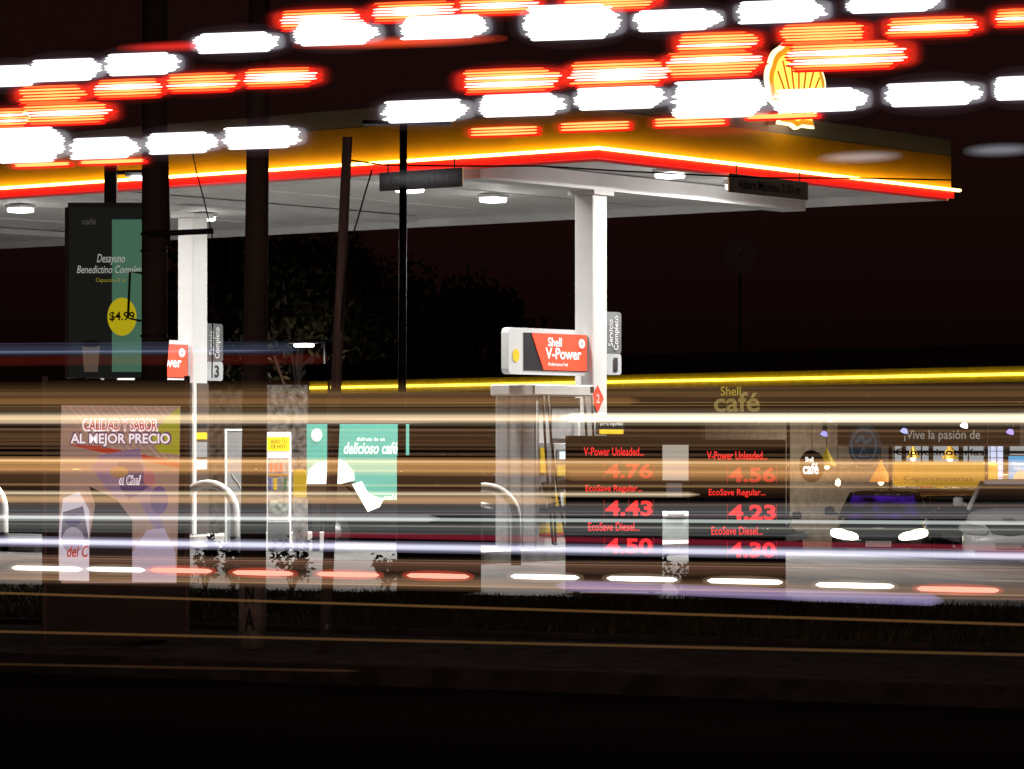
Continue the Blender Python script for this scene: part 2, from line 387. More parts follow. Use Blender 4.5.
d2 = copy_tree(disp); d2['label'] = 'white fuel dispenser beside the column numbered 3, mostly behind the tall dark pole'; d2.location = CW(-1.1, 7.25, .15)
disp['group'] = d2['group'] = 'white fuel dispensers on the islands'

def vsign(u, label, full=True):
    t = thing('fuel_sign', label, 'sign', CW(-1.03, u, 2.70), CR, 'white and red fuel signs on the columns')
    MB().prism(rrect(1.66, .6, .07), (0, .06, 0), X, Z, .12).build('case', mat('sign_case', (.75, .75, .74), .4, emit=(1, .98, .95), es=.22, var=.03), t)
    MB().prism([(-.52, .24), (.86, .24), (.86, -.25), (-.52, -.25)], (0, -.061, 0), X, Z, .006).build('black_panel', BLACK, t)
    MB().prism([(-.36, .238), (.84, .238), (.84, -.238), (-.1, -.238)], (0, -.068, 0), X, Z, .006).build('red_panel', mat('lit_red', (.65, .06, .03), .4, emit=(1, .085, .03), es=.5), t)
    LW = mat('lit_white', (.8, .8, .8), .4, emit=(1, 1, 1), es=.8)
    text('Shell', t, (.13, -.075, .13), X, Z, .3, .12, LW, .02)
    text('V-Power', t, (.32, -.075, -.02), X, Z, .78, .15, LW, .02)
    text('Performance Fuel', t, (.2, -.075, -.16), X, Z, .42, .045, LW, .01)
    q = MB(); n = 20; ring = []
    pa = [(.042 * math.cos(6.2832 * k / n), .045 * math.sin(6.2832 * k / n)) for k in range(n)]
    q.tube([(.72 + x, -.076, .12 + z) for x, z in pa + pa[:1]], .02, 6); q.build('ring_logo', LW, t)
    MB().prism(circ(.07, .085), (-.68, -.061, -.06), X, Z, .006).build('round_emblem', mat('emblem_yellow', (.7, .45, .03), .4, emit=(1, .6, .05), es=.3), t)
    q = MB(); q.box((.9, -.05, -.12), (.945, .05, .12)); q.build('bracket', STEEL, t)
vsign(0, 'white sign with red panel and white words mounted on the column numbered 1')
vsign(7.25, 'white sign with red panel on the column numbered 3, cut by the dark pole')
def numsign(u, num, label):
    t = thing('pump_number_sign', label, 'sign', CW(.33, u - .08, 2.6), CR, 'pump number signs on the columns')
    LG = mat('number_plate_grey', (.07, .072, .075), .45); NW = mat('number_plate_pale', (.3, .31, .32), .45)
    MB().prism(rrect(.36, .56, .05), (0, 0, .38), X, Z, .05).build('upper_plate', LG, t)
    MB().prism(rrect(.36, .28, .05), (0, 0, -.04), X, Z, .05).build('lower_plate', NW, t)
    text('Servicio\nCompleto', t, (0, -.054, .38), Z, -X, .46, .25, WHITE, .01)
    text(num, t, (0.04, -.054, -.04), X, Z, .1, .18, DARK, .03)
    MB().box((-.23, -.03, .0), (-.19, .03, .3)).build('bracket', STEEL, t)
numsign(0, '1', 'grey and white plate numbered 1 on the tall white column')
numsign(7.25, '3', 'grey and white plate numbered 3 on the left white column')
# diamond notice and small black notice on column 1
t = thing('warning_sign', 'small red diamond warning sign stuck on the column numbered 1', 'sign', CW(-.08, -.165, 2.1), CR)
MB().prism([(.14, 0), (0, .18), (-.14, 0), (0, -.18)], (0, 0, 0), X, Z, .006).build('diamond', RED, t)
text('2', t, (0, -.008, 0), X, Z, .07, .12, WHITE, .02)
t = thing('safety_notice', 'small black and yellow notice on the white column above the left price board', 'sign', CW(.1, -.24, 1.74), CR)
MB().box((-.3, -.02, -.12), (.3, .02, .14)).build('panel', BLACK, t); MB().box((-.27, -.024, -.11), (.27, -.02, -.05)).build('yellow_strip', YELLOW, t)
text('Lo máximo\npor tu seguridad', t, (0, -.022, .05), X, Z, .5, .12, WHITE, .005)
# hoop guards
def hoop(px, py, label):
    Yb = F * CZ / (py - HZ); b = Vector((GX(px, Yb), Yb, .0))
    q = MB(); pts = [(0, 0, 0), (0, 0, .6)] + [(0, .49 - .49 * math.cos(a), .6 + .36 * math.sin(a)) for a in [math.pi * k / 12 for k in range(1, 12)]] + [(0, .98, .6), (0, .98, 0)]
    t = thing('hoop_guard', label, 'bollard', b, CR, 'white hoop guards before the islands')
    q.tube(pts, .06, 14); q.build('hoop', WHITE, t, True)
    for y in (0, .98): MB().tube([(0, y, 0), (0, y, .26)], .064, 14).build('black_sleeve', RUBBER, t, True)
hoop(516, 565, 'white bent hoop guard in front of the white fuel dispenser')
hoop(235, 556, 'white bent hoop guard in front of the grey framed panel')
hoop(4, 551, 'white bent hoop guard at the left edge of the photo')

# ------------------------------------------------------------------ boards on the verge, facing the road
def base_at(px, py): Y = F * CZ / (py - HZ); return Vector((GX(px, Y), Y, 0))
BOARD = mat('black_board', (.02, .017, .016), .5, var=.3, scale=3)
LED = emit('red_led', (1, .03, .03), 1.15); LEDD = emit('red_led_dim', (1, .03, .03), .5)
def price_board(x0, x1, y0, y1, Y, vals, label):
    c = (x0 + x1) / 2; s = F / Y; b = Vector((GX(c, Y), Y, 0)); wd = (x1 - x0) / s; zt = CZ - (y0 - HZ) / s; zb = CZ - (y1 - HZ) / s
    t = thing('price_board', label, 'price board', b, math.radians(-3), 'red lit fuel price boards')
    MB().box((-wd / 2, -.06, zb), (wd / 2, .06, zt), .01).build('panel', BOARD, t)
    q = MB(); e = .014
    q.box((-wd / 2 - e, -.075, zb - e), (-wd / 2, .075, zt + e)); q.box((wd / 2, -.075, zb - e), (wd / 2 + e, .075, zt + e))
    q.box((-wd / 2, -.075, zt), (wd / 2, .075, zt + e)); q.box((-wd / 2, -.075, zb - e), (wd / 2, .075, zb)); q.build('frame', mat('board_frame', (.12, .11, .105), .4, .4), t)
    for k in (-.4, .4): MB().box((wd * k - .035, -.04, -.05), (wd * k + .035, .04, zb - e)).build('leg', DARK, t)
    H = zt - zb
    for i, (nm, pr) in enumerate(zip(('V-Power Unleaded...', 'EcoSave Regular...', 'EcoSave Diesel...'), vals)):
        z = zt - H * (.095 + i * .245)
        text(nm, t, (wd * (-.0), -.062, z), X, Z, wd * .64 * (1, .94, .85)[i], H * .055, LED, .012)
        text(pr, t, (wd * .16, -.062, z - H * .125), X, Z, wd * .5, H * .1, (LEDD, LED, LEDD)[i] if i != 2 else LED, .035)
        q = MB()
        for k in (-.1, .16, .42): q.box((wd * k - .004, -.064, z - H * .18), (wd * k, -.061, z - H * .07))
        q.build('segment_line', LEDD, t)
price_board(567, 661, 437, 590, 33.4, ('4.76', '4.43', '4.50'), 'black price board showing 4.76, 4.43 and 4.50 in red digits')
price_board(690, 784, 441, 594, 32.9, ('4.56', '4.23', '4.30'), 'black price board showing 4.56, 4.23 and 4.30 in red digits')
# dark unlit board
def dark_board(x0, x1, y0, y1, Y, label):
    s = F / Y; c = (x0 + x1) / 2; wd = (x1 - x0) / s; zt = CZ - (y0 - HZ) / s; zb = CZ - (y1 - HZ) / s
    t = thing('information_board', label, 'board', (GX(c, Y), Y, 0))
    MB().box((-wd / 2, -.05, zb), (wd / 2, .05, zt), .01).build('panel', mat('maroon_board', (.03, .016, .014), .6, var=.4, scale=2), t)
    for k in (-.34, .3): MB().box((wd * k - .04, -.03, -.05), (wd * k + .04, .03, zb)).build('leg', DARK, t)
    text('1. - - - - - - - -\n10', t, (0, -.052, zt - .25), X, Z, wd * .55, .1, mat('faded_ink', (.16, .12, .1), .6), 0)
dark_board(397, 481, 455, 592, 33.8, 'unlit dark brown board on two legs left of the white fuel dispenser')

# advertising banner
def poster_thing():
    Yb = F * CZ / (645 - HZ); s = F / Yb
    def L(px, py): return Vector(((px - 117) / s, 0, CZ - (py - HZ) / s))
    t = thing('advertising_banner', 'tall poster on two thin posts with lettering about quality and best price', 'banner', (GX(117, Yb), Yb, 0))
    def poly(pts, d, name, m): return MB().prism([(L(*p).x, L(*p).z) for p in pts], (0, -.03 - d, 0), X, Z, .002).build(name, m, t)
    a, b = L(46, 640), L(188, 380)
    MB().box((a.x, -.015, a.z), (b.x, .015, b.z)).build('backing', mat('brown_backing', (.075, .05, .038), .6, var=.35, scale=2), t)
    for px in (45, 187):
        p = L(px, 376); MB().tube([(p.x, 0, -.05), (p.x, 0, p.z)], .022, 10).build('post', mat('pale_post', (.3, .2, .17), .5), t, True)
    def glow_print(name, c, e): return mat(name, tuple(v * .8 for v in lin(c)), .5, var=.4, scale=11, bump=.02, emit=lin(c), es=e)  # print glows a little, standing in for headlight light on the sheet
    poly([(62, 583), (59, 560), (62, 405), (181, 406), (177, 583)][::-1][::-1], .0, 'poster_sheet', glow_print('poster_tan', (165, 132, 118), .55))
    poly([(180, 407), (180, 455), (158, 452), (152, 438), (166, 418)], .004, 'green_corner', glow_print('poster_lime', (170, 165, 40), .6))
    poly([(100, 446), (180, 462), (180, 468), (150, 462), (100, 452), (66, 444)], .007, 'red_swoosh', glow_print('poster_red', (200, 70, 50), .5))
    poly([(92, 468), (100, 455), (140, 448), (146, 470), (176, 560), (150, 520), (140, 500), (118, 500), (105, 486)], .01, 'packet', glow_print('poster_packet', (150, 120, 150), .5))
    poly([(118, 462), (140, 460), (150, 486), (130, 500), (121, 488)], .013, 'packet_front', glow_print('poster_violet', (96, 74, 120), .5))
    poly([(90, 486), (118, 500), (133, 520), (133, 581), (88, 581), (90, 540), (96, 505)], .016, 'dark_inset', glow_print('poster_dark', (52, 42, 40), .4))
    poly([(60, 580), (60, 530), (64, 498), (80, 492), (90, 510), (90, 581)], .019, 'bottle', glow_print('poster_bottle', (205, 195, 205), .75))
    poly([(64, 512), (84, 506), (90, 540), (62, 538)], .022, 'bottle_label', glow_print('poster_bottle_art', (120, 105, 125), .5))
    poly([(133, 582), (133, 552), (148, 530), (165, 528), (176, 552), (177, 582)], .019, 'white_shape', glow_print('poster_lilac', (190, 172, 190), .6))
    q = MB()
    for k in range(16):
        a_ = 62 + k * 7.2; p_, r_ = L(a_, 407), L(min(178, a_ + 46), 407 + min(60, (min(178, a_ + 46) - a_) * 1.1)); w_ = (.006, .014, .009)[k % 3]
        q.prism([(p_.x, p_.z), (p_.x + w_, p_.z), (r_.x + w_ * 1.6, r_.z), (r_.x, r_.z)], (0, -.0335, 0), X, Z, .001)
    q.build('ray_print', glow_print('poster_ray', (186, 156, 140), .55), t)
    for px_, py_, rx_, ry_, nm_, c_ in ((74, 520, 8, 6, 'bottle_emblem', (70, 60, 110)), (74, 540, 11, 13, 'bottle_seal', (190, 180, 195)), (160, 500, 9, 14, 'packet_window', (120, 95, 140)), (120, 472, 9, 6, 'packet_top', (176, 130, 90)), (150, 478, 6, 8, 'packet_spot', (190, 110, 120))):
        o_ = L(px_, py_); MB().prism([(o_.x + x / s, o_.z + z / s) for x, z in circ(rx_, ry_)], (0, -.056, 0), X, Z, .0015).build(nm_, glow_print(nm_, c_, .5), t)
    WH = glow_print('poster_white', (240, 230, 235), .9); PU = glow_print('poster_purple', (110, 70, 105), .6); RD_ = glow_print('poster_letter_red', (190, 70, 55), .7)
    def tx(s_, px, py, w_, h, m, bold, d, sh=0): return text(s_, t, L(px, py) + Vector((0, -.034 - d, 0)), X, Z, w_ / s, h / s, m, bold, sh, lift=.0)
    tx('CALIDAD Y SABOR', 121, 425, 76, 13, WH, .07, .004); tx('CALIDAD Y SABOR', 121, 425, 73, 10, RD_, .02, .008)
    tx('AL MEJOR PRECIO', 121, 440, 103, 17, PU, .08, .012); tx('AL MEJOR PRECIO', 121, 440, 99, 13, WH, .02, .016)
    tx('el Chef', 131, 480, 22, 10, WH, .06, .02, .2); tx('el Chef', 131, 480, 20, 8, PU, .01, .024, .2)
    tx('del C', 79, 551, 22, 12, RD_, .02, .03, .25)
poster_thing()

# green coffee billboard
def green_board():
    Yb = 46.0; s = F / Yb; c = 358
    t = thing('coffee_billboard', 'mint green lit coffee billboard behind the slanted wooden pole', 'billboard', (GX(c, Yb), Yb, 0))
    def L(px, py): return ((px - c) / s, CZ - (py - HZ) / s)
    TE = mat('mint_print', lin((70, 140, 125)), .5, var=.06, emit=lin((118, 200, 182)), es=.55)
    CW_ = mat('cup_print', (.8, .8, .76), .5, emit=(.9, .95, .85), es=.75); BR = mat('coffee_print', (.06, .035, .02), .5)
    a, b = L(307, 500), L(409, 424)
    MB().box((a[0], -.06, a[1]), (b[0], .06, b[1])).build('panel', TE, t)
    def poly(pts, d, name, m): MB().prism([L(*p) for p in pts], (0, -.062 - d, 0), X, Z, .003).build(name, m, t)
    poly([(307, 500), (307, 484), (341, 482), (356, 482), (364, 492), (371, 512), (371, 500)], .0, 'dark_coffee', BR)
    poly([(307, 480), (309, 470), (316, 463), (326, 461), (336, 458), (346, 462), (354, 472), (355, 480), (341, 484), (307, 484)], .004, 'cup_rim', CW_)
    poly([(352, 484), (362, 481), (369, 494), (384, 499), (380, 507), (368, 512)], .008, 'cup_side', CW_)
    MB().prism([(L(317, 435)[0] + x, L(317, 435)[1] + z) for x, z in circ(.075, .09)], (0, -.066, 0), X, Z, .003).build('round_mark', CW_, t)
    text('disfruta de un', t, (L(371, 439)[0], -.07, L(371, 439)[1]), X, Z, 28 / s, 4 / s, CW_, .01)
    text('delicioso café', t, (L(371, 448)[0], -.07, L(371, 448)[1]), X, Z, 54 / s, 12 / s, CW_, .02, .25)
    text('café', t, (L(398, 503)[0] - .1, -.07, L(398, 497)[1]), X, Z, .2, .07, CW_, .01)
    for px in (316, 400): x = L(px, 500)[0]; MB().box((x - .05, -.05, -.05), (x + .05, .05, a[1])).build('leg', DARK, t)
green_board()

# breakfast totem
def totem():
    Yb = 42.0; s = F / Yb; c = 108
    t = thing('menu_totem', 'tall dark green breakfast sign with yellow price circle, left under the canopy', 'sign', (GX(c, Yb), Yb, 0))
    def L(px, py): return ((px - c) / s, CZ - (py - HZ) / s)
    a, b = L(70, 378), L(152, 208)
    MB().box((a[0], -.1, a[1]), (b[0], .1, b[1])).build('panel', mat('dark_green_print', lin((34, 40, 36)), .5, emit=lin((40, 42, 38)), es=.35), t)
    MB().box((a[0] - .01, -.13, b[1]), (b[0], .13, b[1] + .06)).build('top_cap', STEEL, t)
    MB().box((a[0] - .05, -.12, a[1]), (a[0], .12, b[1])).build('side_frame', mat('grey_frame', (.2, .18, .17), .5), t)
    x0, x1 = L(113, 0)[0], L(150, 0)[0]
    MB().box((x0, -.104, L(0, 372)[1]), (x1, -.101, L(0, 220)[1])).build('green_panel', mat('green_print', lin((58, 80, 66)), .5, emit=lin((84, 128, 104)), es=.55, var=.3, scale=1), t)
    CR_ = mat('cream_ink', (.6, .58, .5), .5, emit=(.8, .78, .7), es=.4)
    text('Desayuno', t, (L(112, 260)[0], -.106, L(112, 260)[1]), X, Z, 28 / s, 11 / s, CR_, .005, .25)
    text('Benedictino Completo', t, (L(112, 272)[0], -.106, L(112, 271)[1]), X, Z, 68 / s, 10 / s, CR_, .005, .25)
    text('Capuccino 8 oz', t, (L(112, 281)[0], -.106, L(112, 281)[1]), X, Z, 30 / s, 5 / s, mat('yellow_ink', (.5, .45, .05), .5, emit=(.7, .6, .05), es=.3), .0)
    text('café', t, (L(90, 222)[0], -.102, L(90, 222)[1]), X, Z, 14 / s, 6 / s, mat('dim_ink', (.3, .28, .25), .5, emit=(.5, .45, .4), es=.1), .01)
    p = L(123, 317); MB().prism([(p[0] + x, p[1] + z) for x, z in circ(14.5 / s, 19 / s, 40)], (0, -.106, 0), X, Z, .004).build('price_circle', mat('price_yellow', (.6, .5, .02), .5, emit=(.62, .5, .01), es=.6), t)
    text('$4.99', t, (p[0], -.112, p[1]), X, Z, 25 / s, 10 / s, DARK, .02)
    p = L(92, 358); w_ = 9 / s; h = 14 / s
    MB().prism([(p[0] - w_ * .75, p[1] - h), (p[0] + w_ * .75, p[1] - h), (p[0] + w_, p[1] + h), (p[0] - w_, p[1] + h)], (0, -.103, 0), X, Z, .004).build('cup', mat('cup_cardboard', (.25, .2, .15), .6, emit=(.3, .22, .16), es=.25), t)
    MB().prism([(p[0] + x, p[1] + h + z) for x, z in circ(w_ * 1.1, w_ * .4)], (0, -.108, 0), X, Z, .004).build('cup_lid', mat('cup_lid', (.1, .06, .04), .6), t)
    for px in (82, 140): x = L(px, 0)[0]; MB().box((x - .06, -.06, -.05), (x + .06, .06, a[1])).build('leg', DARK, t)
totem()
# flood lamp on a square post
Yf = 43.4; t = thing('flood_lamp', 'small bright flood lamp on an arm from a square steel post above the totem', 'lamp', (GX(111, Yf), Yf, 0))
p = P(111, 165, Yf); MB().box((-.08, -.08, 0), (.08, .08, p.z)).build('post', DARK, t)
p2 = P(138, 178, Yf) - Vector((GX(111, Yf), Yf, 0))
MB().tube([(0, 0, p2.z + .07), (p2.x + .4, 0, p2.z + .09)], .03, 8).build('arm', DARK, t); MB().box((p2.x - .16, -.1, p2.z + .02), (p2.x + .3, .1, p2.z + .07)).build('head', STEEL, t)
MB().box((p2.x - .08, -.12, p2.z - .03), (p2.x + .1, .05, p2.z + .018)).build('lens', emit('flood_lens', (1, .98, 1), 40), t)

# grey framed panel, product stand, yellow board
Yg = 47.0; s = F / Yg
t = thing('framed_panel', 'tall grey panel with thin white frame behind the middle hoop guard', 'panel', (GX(236, Yg), Yg, 0), math.radians(10))
h = CZ - (431 - HZ) / s
MB().box((-.13, -.05, 0), (.16, .05, h), .01).build('panel', GREY, t); q = MB(); q.box((-.16, -.06, 0), (-.131, .06, h + .03)); q.box((-.131, -.06, h + .001), (.16, .06, h + .03)); q.build('frame', WHITE, t)
q = MB(); q.tube([(.0 + .06 * math.sin(k * .5), -.055, .75 + .035 * k) for k in range(10)], .008, 6); q.build('curl_mark', mat('pale_curl', (.4, .4, .4), .5), t)
Yg = 46.0; s = F / Yg; c = 280
t = thing('product_stand', 'white product poster stand with yellow top panel beside the white column', 'stand', (GX(c, Yg), Yg, 0))
def Lp(px, py): return ((px - c) / s, CZ - (py - HZ) / s)
a, b = Lp(267, 560), Lp(291, 432)
LWP = mat('lit_poster_white', (.75, .75, .75), .5, emit=(.9, .9, .9), es=.5)
MB().box((a[0], -.06, 0), (b[0], .06, b[1]), .01).build('case', LWP, t)
def bx(x0, y0, x1, y1, name, mt, d=.0): a_, b_ = Lp(x0, y1), Lp(x1, y0); MB().box((a_[0], -.065 - d, a_[1]), (b_[0], -.061 - d, b_[1])).build(name, mt, t)
bx(267.5, 437, 290, 451, 'yellow_header', mat('lit_yellow', (.8, .65, .02), .5, emit=(1, .8, .02), es=.6))
text('ADIO TU\nDE HOY!', t, (Lp(279, 444)[0], -.067, Lp(279, 444)[1]), X, Z, 16 / s, 9 / s, DARK, .0)
bx(268, 458, 289, 521, 'picture_panel', mat('picture_grey', (.45, .42, .42), .5, scale=12, var=.6))
for i in range(3): bx(270 + i * 5, 463, 273 + i * 5, 472, 'red_product', mat('product_red', (.6, .1, .06), .5, emit=(.8, .2, .1), es=.3), .004)
bx(268, 474, 289, 476, 'orange_line', mat('orange_line', (.7, .3, .05), .5), .004)
for i in range(4): bx(269 + i * 5, 478, 272 + i * 5, 490, 'bottle_picture', (mat('product_blue', (.1, .12, .35), .5), YELLOW, GREY, mat('product_green', (.06, .2, .08), .5))[i], .004)
bx(270, 498, 288, 514, 'plate_picture', mat('product_plate', (.5, .55, .5), .5, var=.7, scale=20), .004)
bx(268, 522, 290, 560, 'base_panel', GREY)
t = thing('pavement_sign', 'yellow framed poster board standing right of the white product stand', 'sign', (GX(300, 45.5), 45.5, 0)); s = F / 45.5; c = 300
MB().prism(rrect(13 / s, 55 / s, .05), (0, -.0, CZ - (497 - HZ) / s + .0), X, Z, .04).build('yellow_plate', YELLOW, t)
MB().box((-7 / s, -.07, CZ - (553 - HZ) / s), (8 / s, -.042, CZ - (497 - HZ) / s)).build('picture', mat('poster_collage', (.4, .38, .36), .5, var=.9, scale=9), t)
MB().box((-.1, -.02, 0), (.1, .02, .1)).build('foot', DARK, t)

# ------------------------------------------------------------------ poles and wires
WOOD = mat('weathered_wood', (.26, .2, .17), .85, var=.5, scale=5, bump=.6, stretch=(6, 6, .25))
CPOLE = mat('concrete_pole', (.09, .065, .05), .85, var=.3, scale=3, bump=.2)
def pole_thing(name, label, pb, pt, r0, r1, m, cat='pole', Yb=None):
    Yb = Yb or F * CZ / (pb[1] - HZ); t = thing(name, label, cat, (GX(pb[0], Yb), Yb, 0)); top = P(pt[0], pt[1], Yb) - Vector((GX(pb[0], Yb), Yb, 0))
    MB().tube([(0, 0, -.1), top * .5, top], [r0, (r0 + r1) / 2, r1], 18).build('shaft', m, t, True); return t, Yb
t, Yb = pole_thing('utility_pole', 'thick dark utility pole with crossarm, left, behind the banner', (154, 637), (155, -60), .102, .098, CPOLE, Yb=25.6)
s = F / Yb
def LQ(px, py): return Vector(((px - 154) / s, 0, CZ - (py - HZ) / s))
q = MB(); q.tube([LQ(150, 235) - Yv * .12, LQ(215, 232) - Yv * .12], .022, 10); q.build('crossarm', DARK, t, True)
q = MB(); q.tube([LQ(142, 273), LQ(130, 272), LQ(128, 318), LQ(141, 321)], .01, 8); q.build('bracket', DARK, t)
MB().tube([LQ(168, 338), LQ(166, 364)], .012, 8).build('conduit', DARK, t); MB().tube([LQ(167, 155), LQ(169, 245)], .012, 8).build('conduit', DARK, t)
for py in (150, 233, 250, 335, 380): MB().tube([LQ(154, py), LQ(154, py + 2)], .108, 18).build('steel_band', DARK, t)
t, Yb = pole_thing('utility_pole', 'dark utility pole with whitewashed foot bearing painted letters', (252, 647), (260, -60), .1, .078, CPOLE)
s = F / Yb; top = P(260, -60, Yb) - t.location
q = MB(); q.tube([(0, 0, -.1), top * ((647 - 585) / 707)], [.1035, .101], 18); q.build('whitewash', mat('whitewash', (.3, .25, .22), .9, var=.4, scale=12, bump=.3), t, True)
text('N\nA', t, (-.01, -.112, .31), X, Z, .075, .36, BLACK, .03, t=.002)
t, Yb = pole_thing('wooden_pole', 'short weathered wooden pole leaning right, in front of the canopy', (324, 650), (347.5, 137), .043, .036, WOOD)
t, Yb = pole_thing('thin_pipe', 'thin pale steel pipe standing by the slanted wooden pole', (327.5, 651), (329, 380), .011, .011, STEEL)
q = MB(); q.tube([(0, 0, .16), (0, 0, .2)], .018, 10); q.build('clamp', STEEL, t)
t, Yb = pole_thing('lamp_post', 'thin black post with flat T shaped head in front of the canopy', (401, 592), (403.5, 122), .045, .038, DARK, 'lamp post')
s = F / Yb
q = MB(); z = CZ - (122 - HZ) / s; q.box((-38 / s, -.12, z - .03), (50 / s, .12, z + .01)); q.build('head', DARK, t)
def wire(label, pts, Y, r=.008):
    b = P(*pts[0], Y); q = MB(); path = [P(px, py, Y) - b for px, py in pts]; q.tube(path, r, 6)
    return tag(q.build('cable', RUBBER, None, True, loc=b), label, 'cable')
wire('thin black cable sagging along the canopy front edge', [(349, 160), (384, 165), (460, 166), (540, 166), (620, 171), (700, 175), (770, 178), (850, 178), (952, 180)], 36, .009)
wire('slack guy wire hanging from the wooden pole top', [(372, 170), (366, 190), (358, 218), (349, 248), (345, 280), (341, 330)], 24.3, .006)
wire('thin cable hanging between the two thick poles, past the crossarm', [(192, 150), (196, 170), (204, 200), (212, 234), (213, 300), (212, 378)], 25.6, .005)

# ------------------------------------------------------------------ store
SX = Vector((.655, -.756, 0)); SN = Vector((.756, .655, 0)); SR = math.atan2(-.756, .655); S0 = P(1024, 440, 80); S0.z = -1.5
def sl(px, py, d=0):                                         # store-local point on the plane d metres behind the facade
    k = Vector(((px - CX) / F, 1, -(py - HZ) / F)); c = Vector((0, 0, CZ)); t_ = ((S0 + SN * d) - c).dot(SN) / k.dot(SN)
    w_ = c + k * t_ - S0; return Vector((w_.dot(SX), w_.dot(SN), w_.z))
st = thing('store_building', 'low dark convenience store with glowing yellow light line and lit glass front', 'building', S0, SR)
xl, xr = sl(312, 390).x, 8.0
zt, zl, zg = sl(1024, 344).z, sl(1024, 374).z, sl(1024, 411).z
gx = sl(700, 450).x                                          # left end of the glazing
FB = mat('brown_fascia', (.05, .036, .022), .55, var=.2, scale=1.5, stretch=(.2, 1, 3))
MB().box((xl, -.25, zg), (xr, 0, zl - .19)).build('lower_fascia', FB, st)
MB().box((xl, -.25, zl + .19), (xr, 0, zt)).build('upper_fascia', FB, st)
MB().box((xl, -.1, zl - .188), (xr, 0, zl + .188)).build('light_recess', mat('yellow_recess', (.6, .45, .03), .5), st)
MB().box((xl, -.16, zl - .034), (xr, -.11, zl + .034)).build('light_line', emit('yellow_led', (1, .76, .07), 3.2), st)
q = MB(); q.box((xl, .0, zt - .05), (xr, 9, zt)); q.box((xl, .2, 0), (xl + .2, 9, zt - .05)); q.build('roof', DARK, st)
WALL = mat('store_wall', (.075, .06, .05), .8, var=.3, scale=2)
MB().box((xl + .2, .02, 0), (gx, .2, zg)).build('front_wall', WALL, st)
IN = mat('inner_wall', (.1, .085, .07), .7, var=.4, scale=1.2)
MB().box((xl + .2, 7.8, 0), (xr, 8, zt - .05)).build('back_wall', IN, st)
MB().box((gx - .2, .2, 0), (gx, 7.8, zt - .05)).build('partition', mat('cream_wall', (.4, .37, .33), .7), st)
MB().box((gx, .2, zg + .25), (xr, 7.8, zg + .3)).build('ceiling', mat('dark_ceiling', (.05, .045, .045), .6), st)
MB().box((gx, 0.2, -.1), (xr, 7.8, .02)).build('floor', mat('store_floor', (.2, .18, .16), .4), st)
q = MB(); q.add([(gx, .085, 0), (xr, .085, 0), (xr, .085, zg), (gx, .085, zg)], [(0, 1, 2, 3)]); q.build('window_glass', glass('shop_glass'), st)
for px in (786, 888, 984, 1060):
    x = sl(px, 450).x; MB().box((x - .035, .06, 0), (x + .035, .12, zg)).build('mullion', BLACK, st)
# far lit window grid
a, b = sl(890, 465, 7.6), sl(1024, 444, 7.6)
MB().box((a.x, 7.7, a.z - .3), (b.x + 3, 7.76, b.z)).build('rear_window', emit('rear_window', (.8, .86, .9), .38), st)
q = MB()
for px in (890, 903, 930, 960, 985, 1006): x = sl(px, 450, 7.6).x; q.box((x - .05, 7.6, a.z - .3), (x + .05, 7.69, b.z))
for py in (444, 452): z = sl(950, py, 7.6).z; q.box((a.x, 7.62, z - .04), (b.x + 3, 7.68, z + .04))
q.build('rear_window_frame', BLACK, st)
# hanging bulkhead with words
a, b = sl(838, 446, 1.2), sl(1020, 427, 1.2)
MB().box((a.x, 1.2, a.z), (b.x, 1.35, zg + .24)).build('bulkhead', mat('bulkhead_brown', (.04, .03, .026), .6), st)
INK = mat('pale_words', (.5, .48, .44), .5, emit=(.7, .66, .6), es=.3)
def stext(s_, px, py, d, wpx, hpx, mt, bold=0, parent=None, shear=0):
    c = sl(px, py, d); l = sl(px - wpx / 2, py, d).x; r = sl(px + wpx / 2, py, d).x; h = sl(px, py - hpx / 2, d).z - sl(px, py + hpx / 2, d).z
    return text(s_, parent or st, c, X, Z, r - l, h, mt, bold, shear, lift=.01)
stext('¡Vive la pasión de', 942, 436, 1.15, 76, 12, INK, .005)
# cylinder drinks cabinet, screens
def lit(px0, py0, px1, py1, d, name, label, col, es, cat='screen', dep=.25):
    a, b = sl(px0, py1, d), sl(px1, py0, d); c = Vector(((a.x + b.x) / 2, d, a.z))
    o = st.matrix_world
    wp = S0 + SX * c.x + SN * c.y + Z * (a.z)
    t = thing(name, label, cat, (wp.x, wp.y, wp.z), SR); w_, h = b.x - a.x, b.z - a.z
    MB().box((-w_ / 2, 0, 0), (w_ / 2, dep, h), .01).build('case', BLACK, t)
    MB().box((-w_ / 2 + .03, -.012, .03), (w_ / 2 - .03, -.003, h - .03)).build('lit_face', mat(name + '_face', tuple(c_ * .5 for c_ in col), .4, var=.5, scale=5, emit=col, es=es), t)
    return t, w_, h
t, w_, h = lit(984, 445, 1004, 497, 5.5, 'drinks_fridge', 'pale blue lit drinks fridge behind the shop window', (.55, .66, 1), .75, 'fridge')
q = MB()
for k in range(1, 8): q.box((-w_ / 2 + .03, -.02, h * k / 8), (w_ / 2 - .03, -.013, h * k / 8 + .02))
for k in (1, 2): q.box((-w_ / 2 + w_ * k / 3 - .015, -.024, .03), (-w_ / 2 + w_ * k / 3 + .015, -.0135, h - .03))
q.build('shelf', GREY, t)
t, w_, h = lit(1008, 455, 1040, 497, 3.0, 'menu_screen', 'bright blue menu screen at the right edge of the shop', (.1, .4, .75), .9)
MB().prism(circ(.28, .34), (-.08, -.015, h * .32), X, Z, .006).build('food_picture', mat('food_picture', (.7, .5, .3), .5, var=.8, scale=8, emit=(1, .75, .5), es=.6), t)
